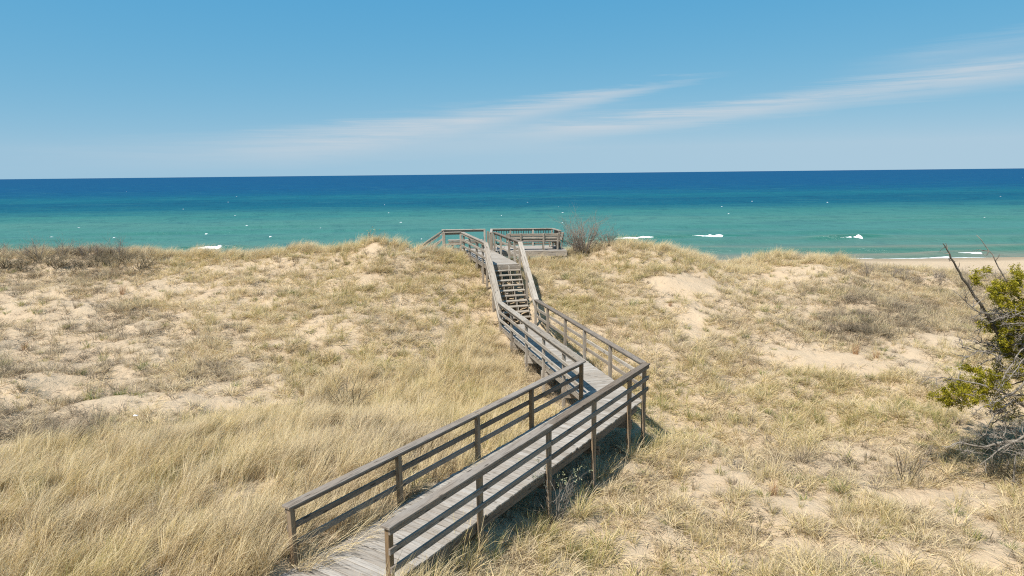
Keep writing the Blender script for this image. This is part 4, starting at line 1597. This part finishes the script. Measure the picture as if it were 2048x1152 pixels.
# the tuft of green low on the left
for (px, py, n) in [(1895, 802, 10), (1915, 798, 12), (1935, 795, 12), (1925, 785, 8), (1955, 790, 10), (1985, 556, 8), (1975, 552, 5), (2010, 590, 16), (2035, 580, 16), (2020, 620, 16), (2040, 640, 18),
                    (1990, 665, 10), (2010, 680, 14), (2030, 700, 14), (1965, 740, 12), (1980, 760, 14), (2005, 770, 14), (2040, 740, 16), (2030, 600, 16), (2046, 560, 14)]:
    for k in range(max(2, n // 3)):
        c = P(px + 14 + rj.normal(0, 9), py + 3 + rj.normal(0, 7), rj.normal(0, 0.18))
        tl = Sprays()
        branch(rj, lim, tw, c, Vector((-1, rj.normal(0, 0.5), rj.normal(0.15, 0.3))), 0.42, 0.010, 1, 0.2, (5, 8), 0.02, tl, 0.55, 4)
        spots += tl
mobj('limbs', lim.mesh('limbs'), M_DEAD_DARK, jt)
mobj('twigs', tw.mesh('twigs'), M_TWIG, jt)
mobj('crown', leaf_mesh('crown', [(np.array(s[0]), s[1]) for s in spots], 11, 0.026, 5, 0.030), M_NEEDLE, jt)
# dead limbs
dl, dt = Twigs(), Twigs()


def dead(pts, r0, r1, twn, twl, th=dl, lev=1):
    n = len(pts)
    fine = []
    for i in range(n - 1):
        for k in range(4):
            fine.append(pts[i].lerp(pts[i + 1], k / 4) + Vector(rj.normal(0, 0.012, 3)))
    fine.append(pts[-1])
    th.tube(fine, [r0 + (r1 - r0) * i / (len(fine) - 1) for i in range(len(fine))], 6)
    for k in range(twn):
        i = int(rj.uniform(0.12, 0.97) * (len(fine) - 1))
        d = (fine[min(i + 1, len(fine) - 1)] - fine[i]).normalized()
        nd = (d * 0.7 + Vector(rj.normal(0, 0.75, 3))).normalized()
        branch(rj, dl, dt, fine[i], nd, twl * rj.uniform(0.5, 1.2), 0.014 * rj.uniform(0.7, 1.3), lev, 0.30, (3, 6), 0.0, None, 0.7, 4)


ll = Twigs()
dead([P(2062, 735, 0.1), P(2010, 690, 0.0), P(1985, 650, -0.05), P(1960, 608, -0.1), P(1925, 556, -0.1), P(1903, 515, -0.1), P(1886, 487, -0.1)], 0.060, 0.010, 26, 0.22, ll, 0)
dead([P(2040, 600, 0.2), P(2012, 560, 0.2), P(1985, 510, 0.2), P(1953, 470, 0.2)], 0.022, 0.006, 5, 0.25)
dead([P(2080, 640, 0), P(2020, 630, -0.2), P(1960, 625, -0.3), P(1905, 580, -0.35)], 0.030, 0.006, 12, 0.42)
dead([P(2080, 790, 0), P(2020, 790, -0.2), P(1960, 768, -0.3), P(1900, 757, -0.3), P(1845, 752, -0.35)], 0.034, 0.006, 16, 0.42)
dead([P(2075, 700, 0), P(2010, 705, 0.1), P(1955, 700, 0.2), P(1920, 725, 0.25)], 0.028, 0.006, 14, 0.40)
dead([P(2080, 830, 0), P(2025, 800, -0.3), P(1990, 830, -0.4), P(1965, 880, -0.45)], 0.034, 0.007, 14, 0.42)
dead([P(2070, 740, -0.2), P(2035, 780, -0.5), P(2000, 800, -0.7), P(1960, 815, -0.8)], 0.035, 0.006, 16, 0.45)
dead([P(2085, 660, -0.2), P(2040, 700, -0.45), P(2010, 750, -0.55), P(1990, 790, -0.6)], 0.030, 0.006, 18, 0.40)
dead([P(2090, 890, -0.1), P(2030, 880, -0.3), P(1970, 893, -0.4), P(1915, 885, -0.45), P(1890, 898, -0.45)], 0.045, 0.008, 18, 0.42)
dead([P(2090, 850, -0.2), P(2035, 880, -0.6), P(2005, 895, -0.7), P(1960, 930, -0.75)], 0.040, 0.007, 16, 0.42)
dead([P(2080, 905, -0.2), P(2030, 905, -0.4), P(2028, 950, -0.45), P(2027, 992, -0.45)], 0.030, 0.010, 8, 0.35)
for k in range(44):
    a = P(rj.uniform(1985, 2085), rj.uniform(600, 920), rj.normal(0, 0.35))
    b = a + Vector((-rj.uniform(0.3, 1.1), rj.normal(0, 0.3), rj.normal(0.0, 0.3)))
    dead([a, a.lerp(b, 0.5) + Vector(rj.normal(0, 0.06, 3)), b], 0.014, 0.004, 7, 0.34)
mobj('dead_leader', ll.mesh('dead_leader'), M_DEAD_DARK, jt)
mobj('dead_branches', dl.mesh('dead_branches'), M_DEAD, jt)
mobj('dead_twigs', dt.mesh('dead_twigs'), M_DEAD, jt)
# dark brush under it
for j, (px, py, s) in enumerate([(1965, 905, 0.9), (2000, 930, 0.9), (2035, 900, 1.0), (1985, 955, 0.7), (2020, 960, 0.8)]):
    shrub(S_RIDGE[j % 4], at_px(px, py), 'dark dead brush on the ground under the juniper', j * 1.1, (s * 0.75, s * 0.75, s * 0.7), group='brush under the juniper')

# ------------------------------------------------------------------ small things
p = aty(1022, 574, 29.2)  # pale disc on the stairs, modelled as a rounded pebble
bm = bmesh.new()
bmesh.ops.create_icosphere(bm, subdivisions=3, radius=0.085)
for v in bm.verts:
    n = 1 + 0.16 * (float(vnoise(np.array([v.co.x * 18 + 5]), np.array([v.co.y * 18 + v.co.z * 11]))[0]) - 0.5)
    v.co = Vector((v.co.x * n * 1.05, v.co.y * n * 0.7, v.co.z * n * 0.85))
me = bpy.data.meshes.new('disc')
bm.to_mesh(me)
bm.free()
kk = int(round(((29.2 - 27.2) - 0.5) / step))
o = mobj('disc', me, M_DISC)
me.polygons.foreach_set('use_smooth', [True] * len(me.polygons))
so = LS.at(run0 + step * 5.62, 0)
sr = RS.at((run0 + step * 5.62) * RS.L / LS.L, 0)
so = V2(so, sr, 0.42)
o.location = (so[0], so[1] - 0.10, rise * 5 + 0.045 + 0.0)
tag(o, 'pale rounded stone lying on a tread of the staircase', 'disc')

V, Fs = [], []
for i in range(6):
    for j in range(5):
        V.append((i * 0.06 - 0.15, j * 0.045 - 0.09, 0.03 + 0.05 * float(vnoise(np.array([i * 0.9]), np.array([j * 1.1 + 4]))[0]) + 0.02 * math.sin(i * 2 + j)))
for i in range(5):
    for j in range(4):
        a = i * 5 + j
        Fs.append((a, a + 1, a + 6, a + 5))
q = at_px(273, 850)
o = mobj('plastic_scrap', np_mesh('plastic_scrap', V, Fs, True), M_SCRAP, loc=(q[0], q[1], q[2] + 0.25))
so_ = o.modifiers.new('thickness', 'SOLIDIFY')
so_.thickness = 0.004
o.rotation_euler = (0.3, 0.1, 0.5)
o.scale = (0.32, 0.3, 0.3)
tag(o, 'small crumpled white scrap caught in the grass on the left', 'litter')
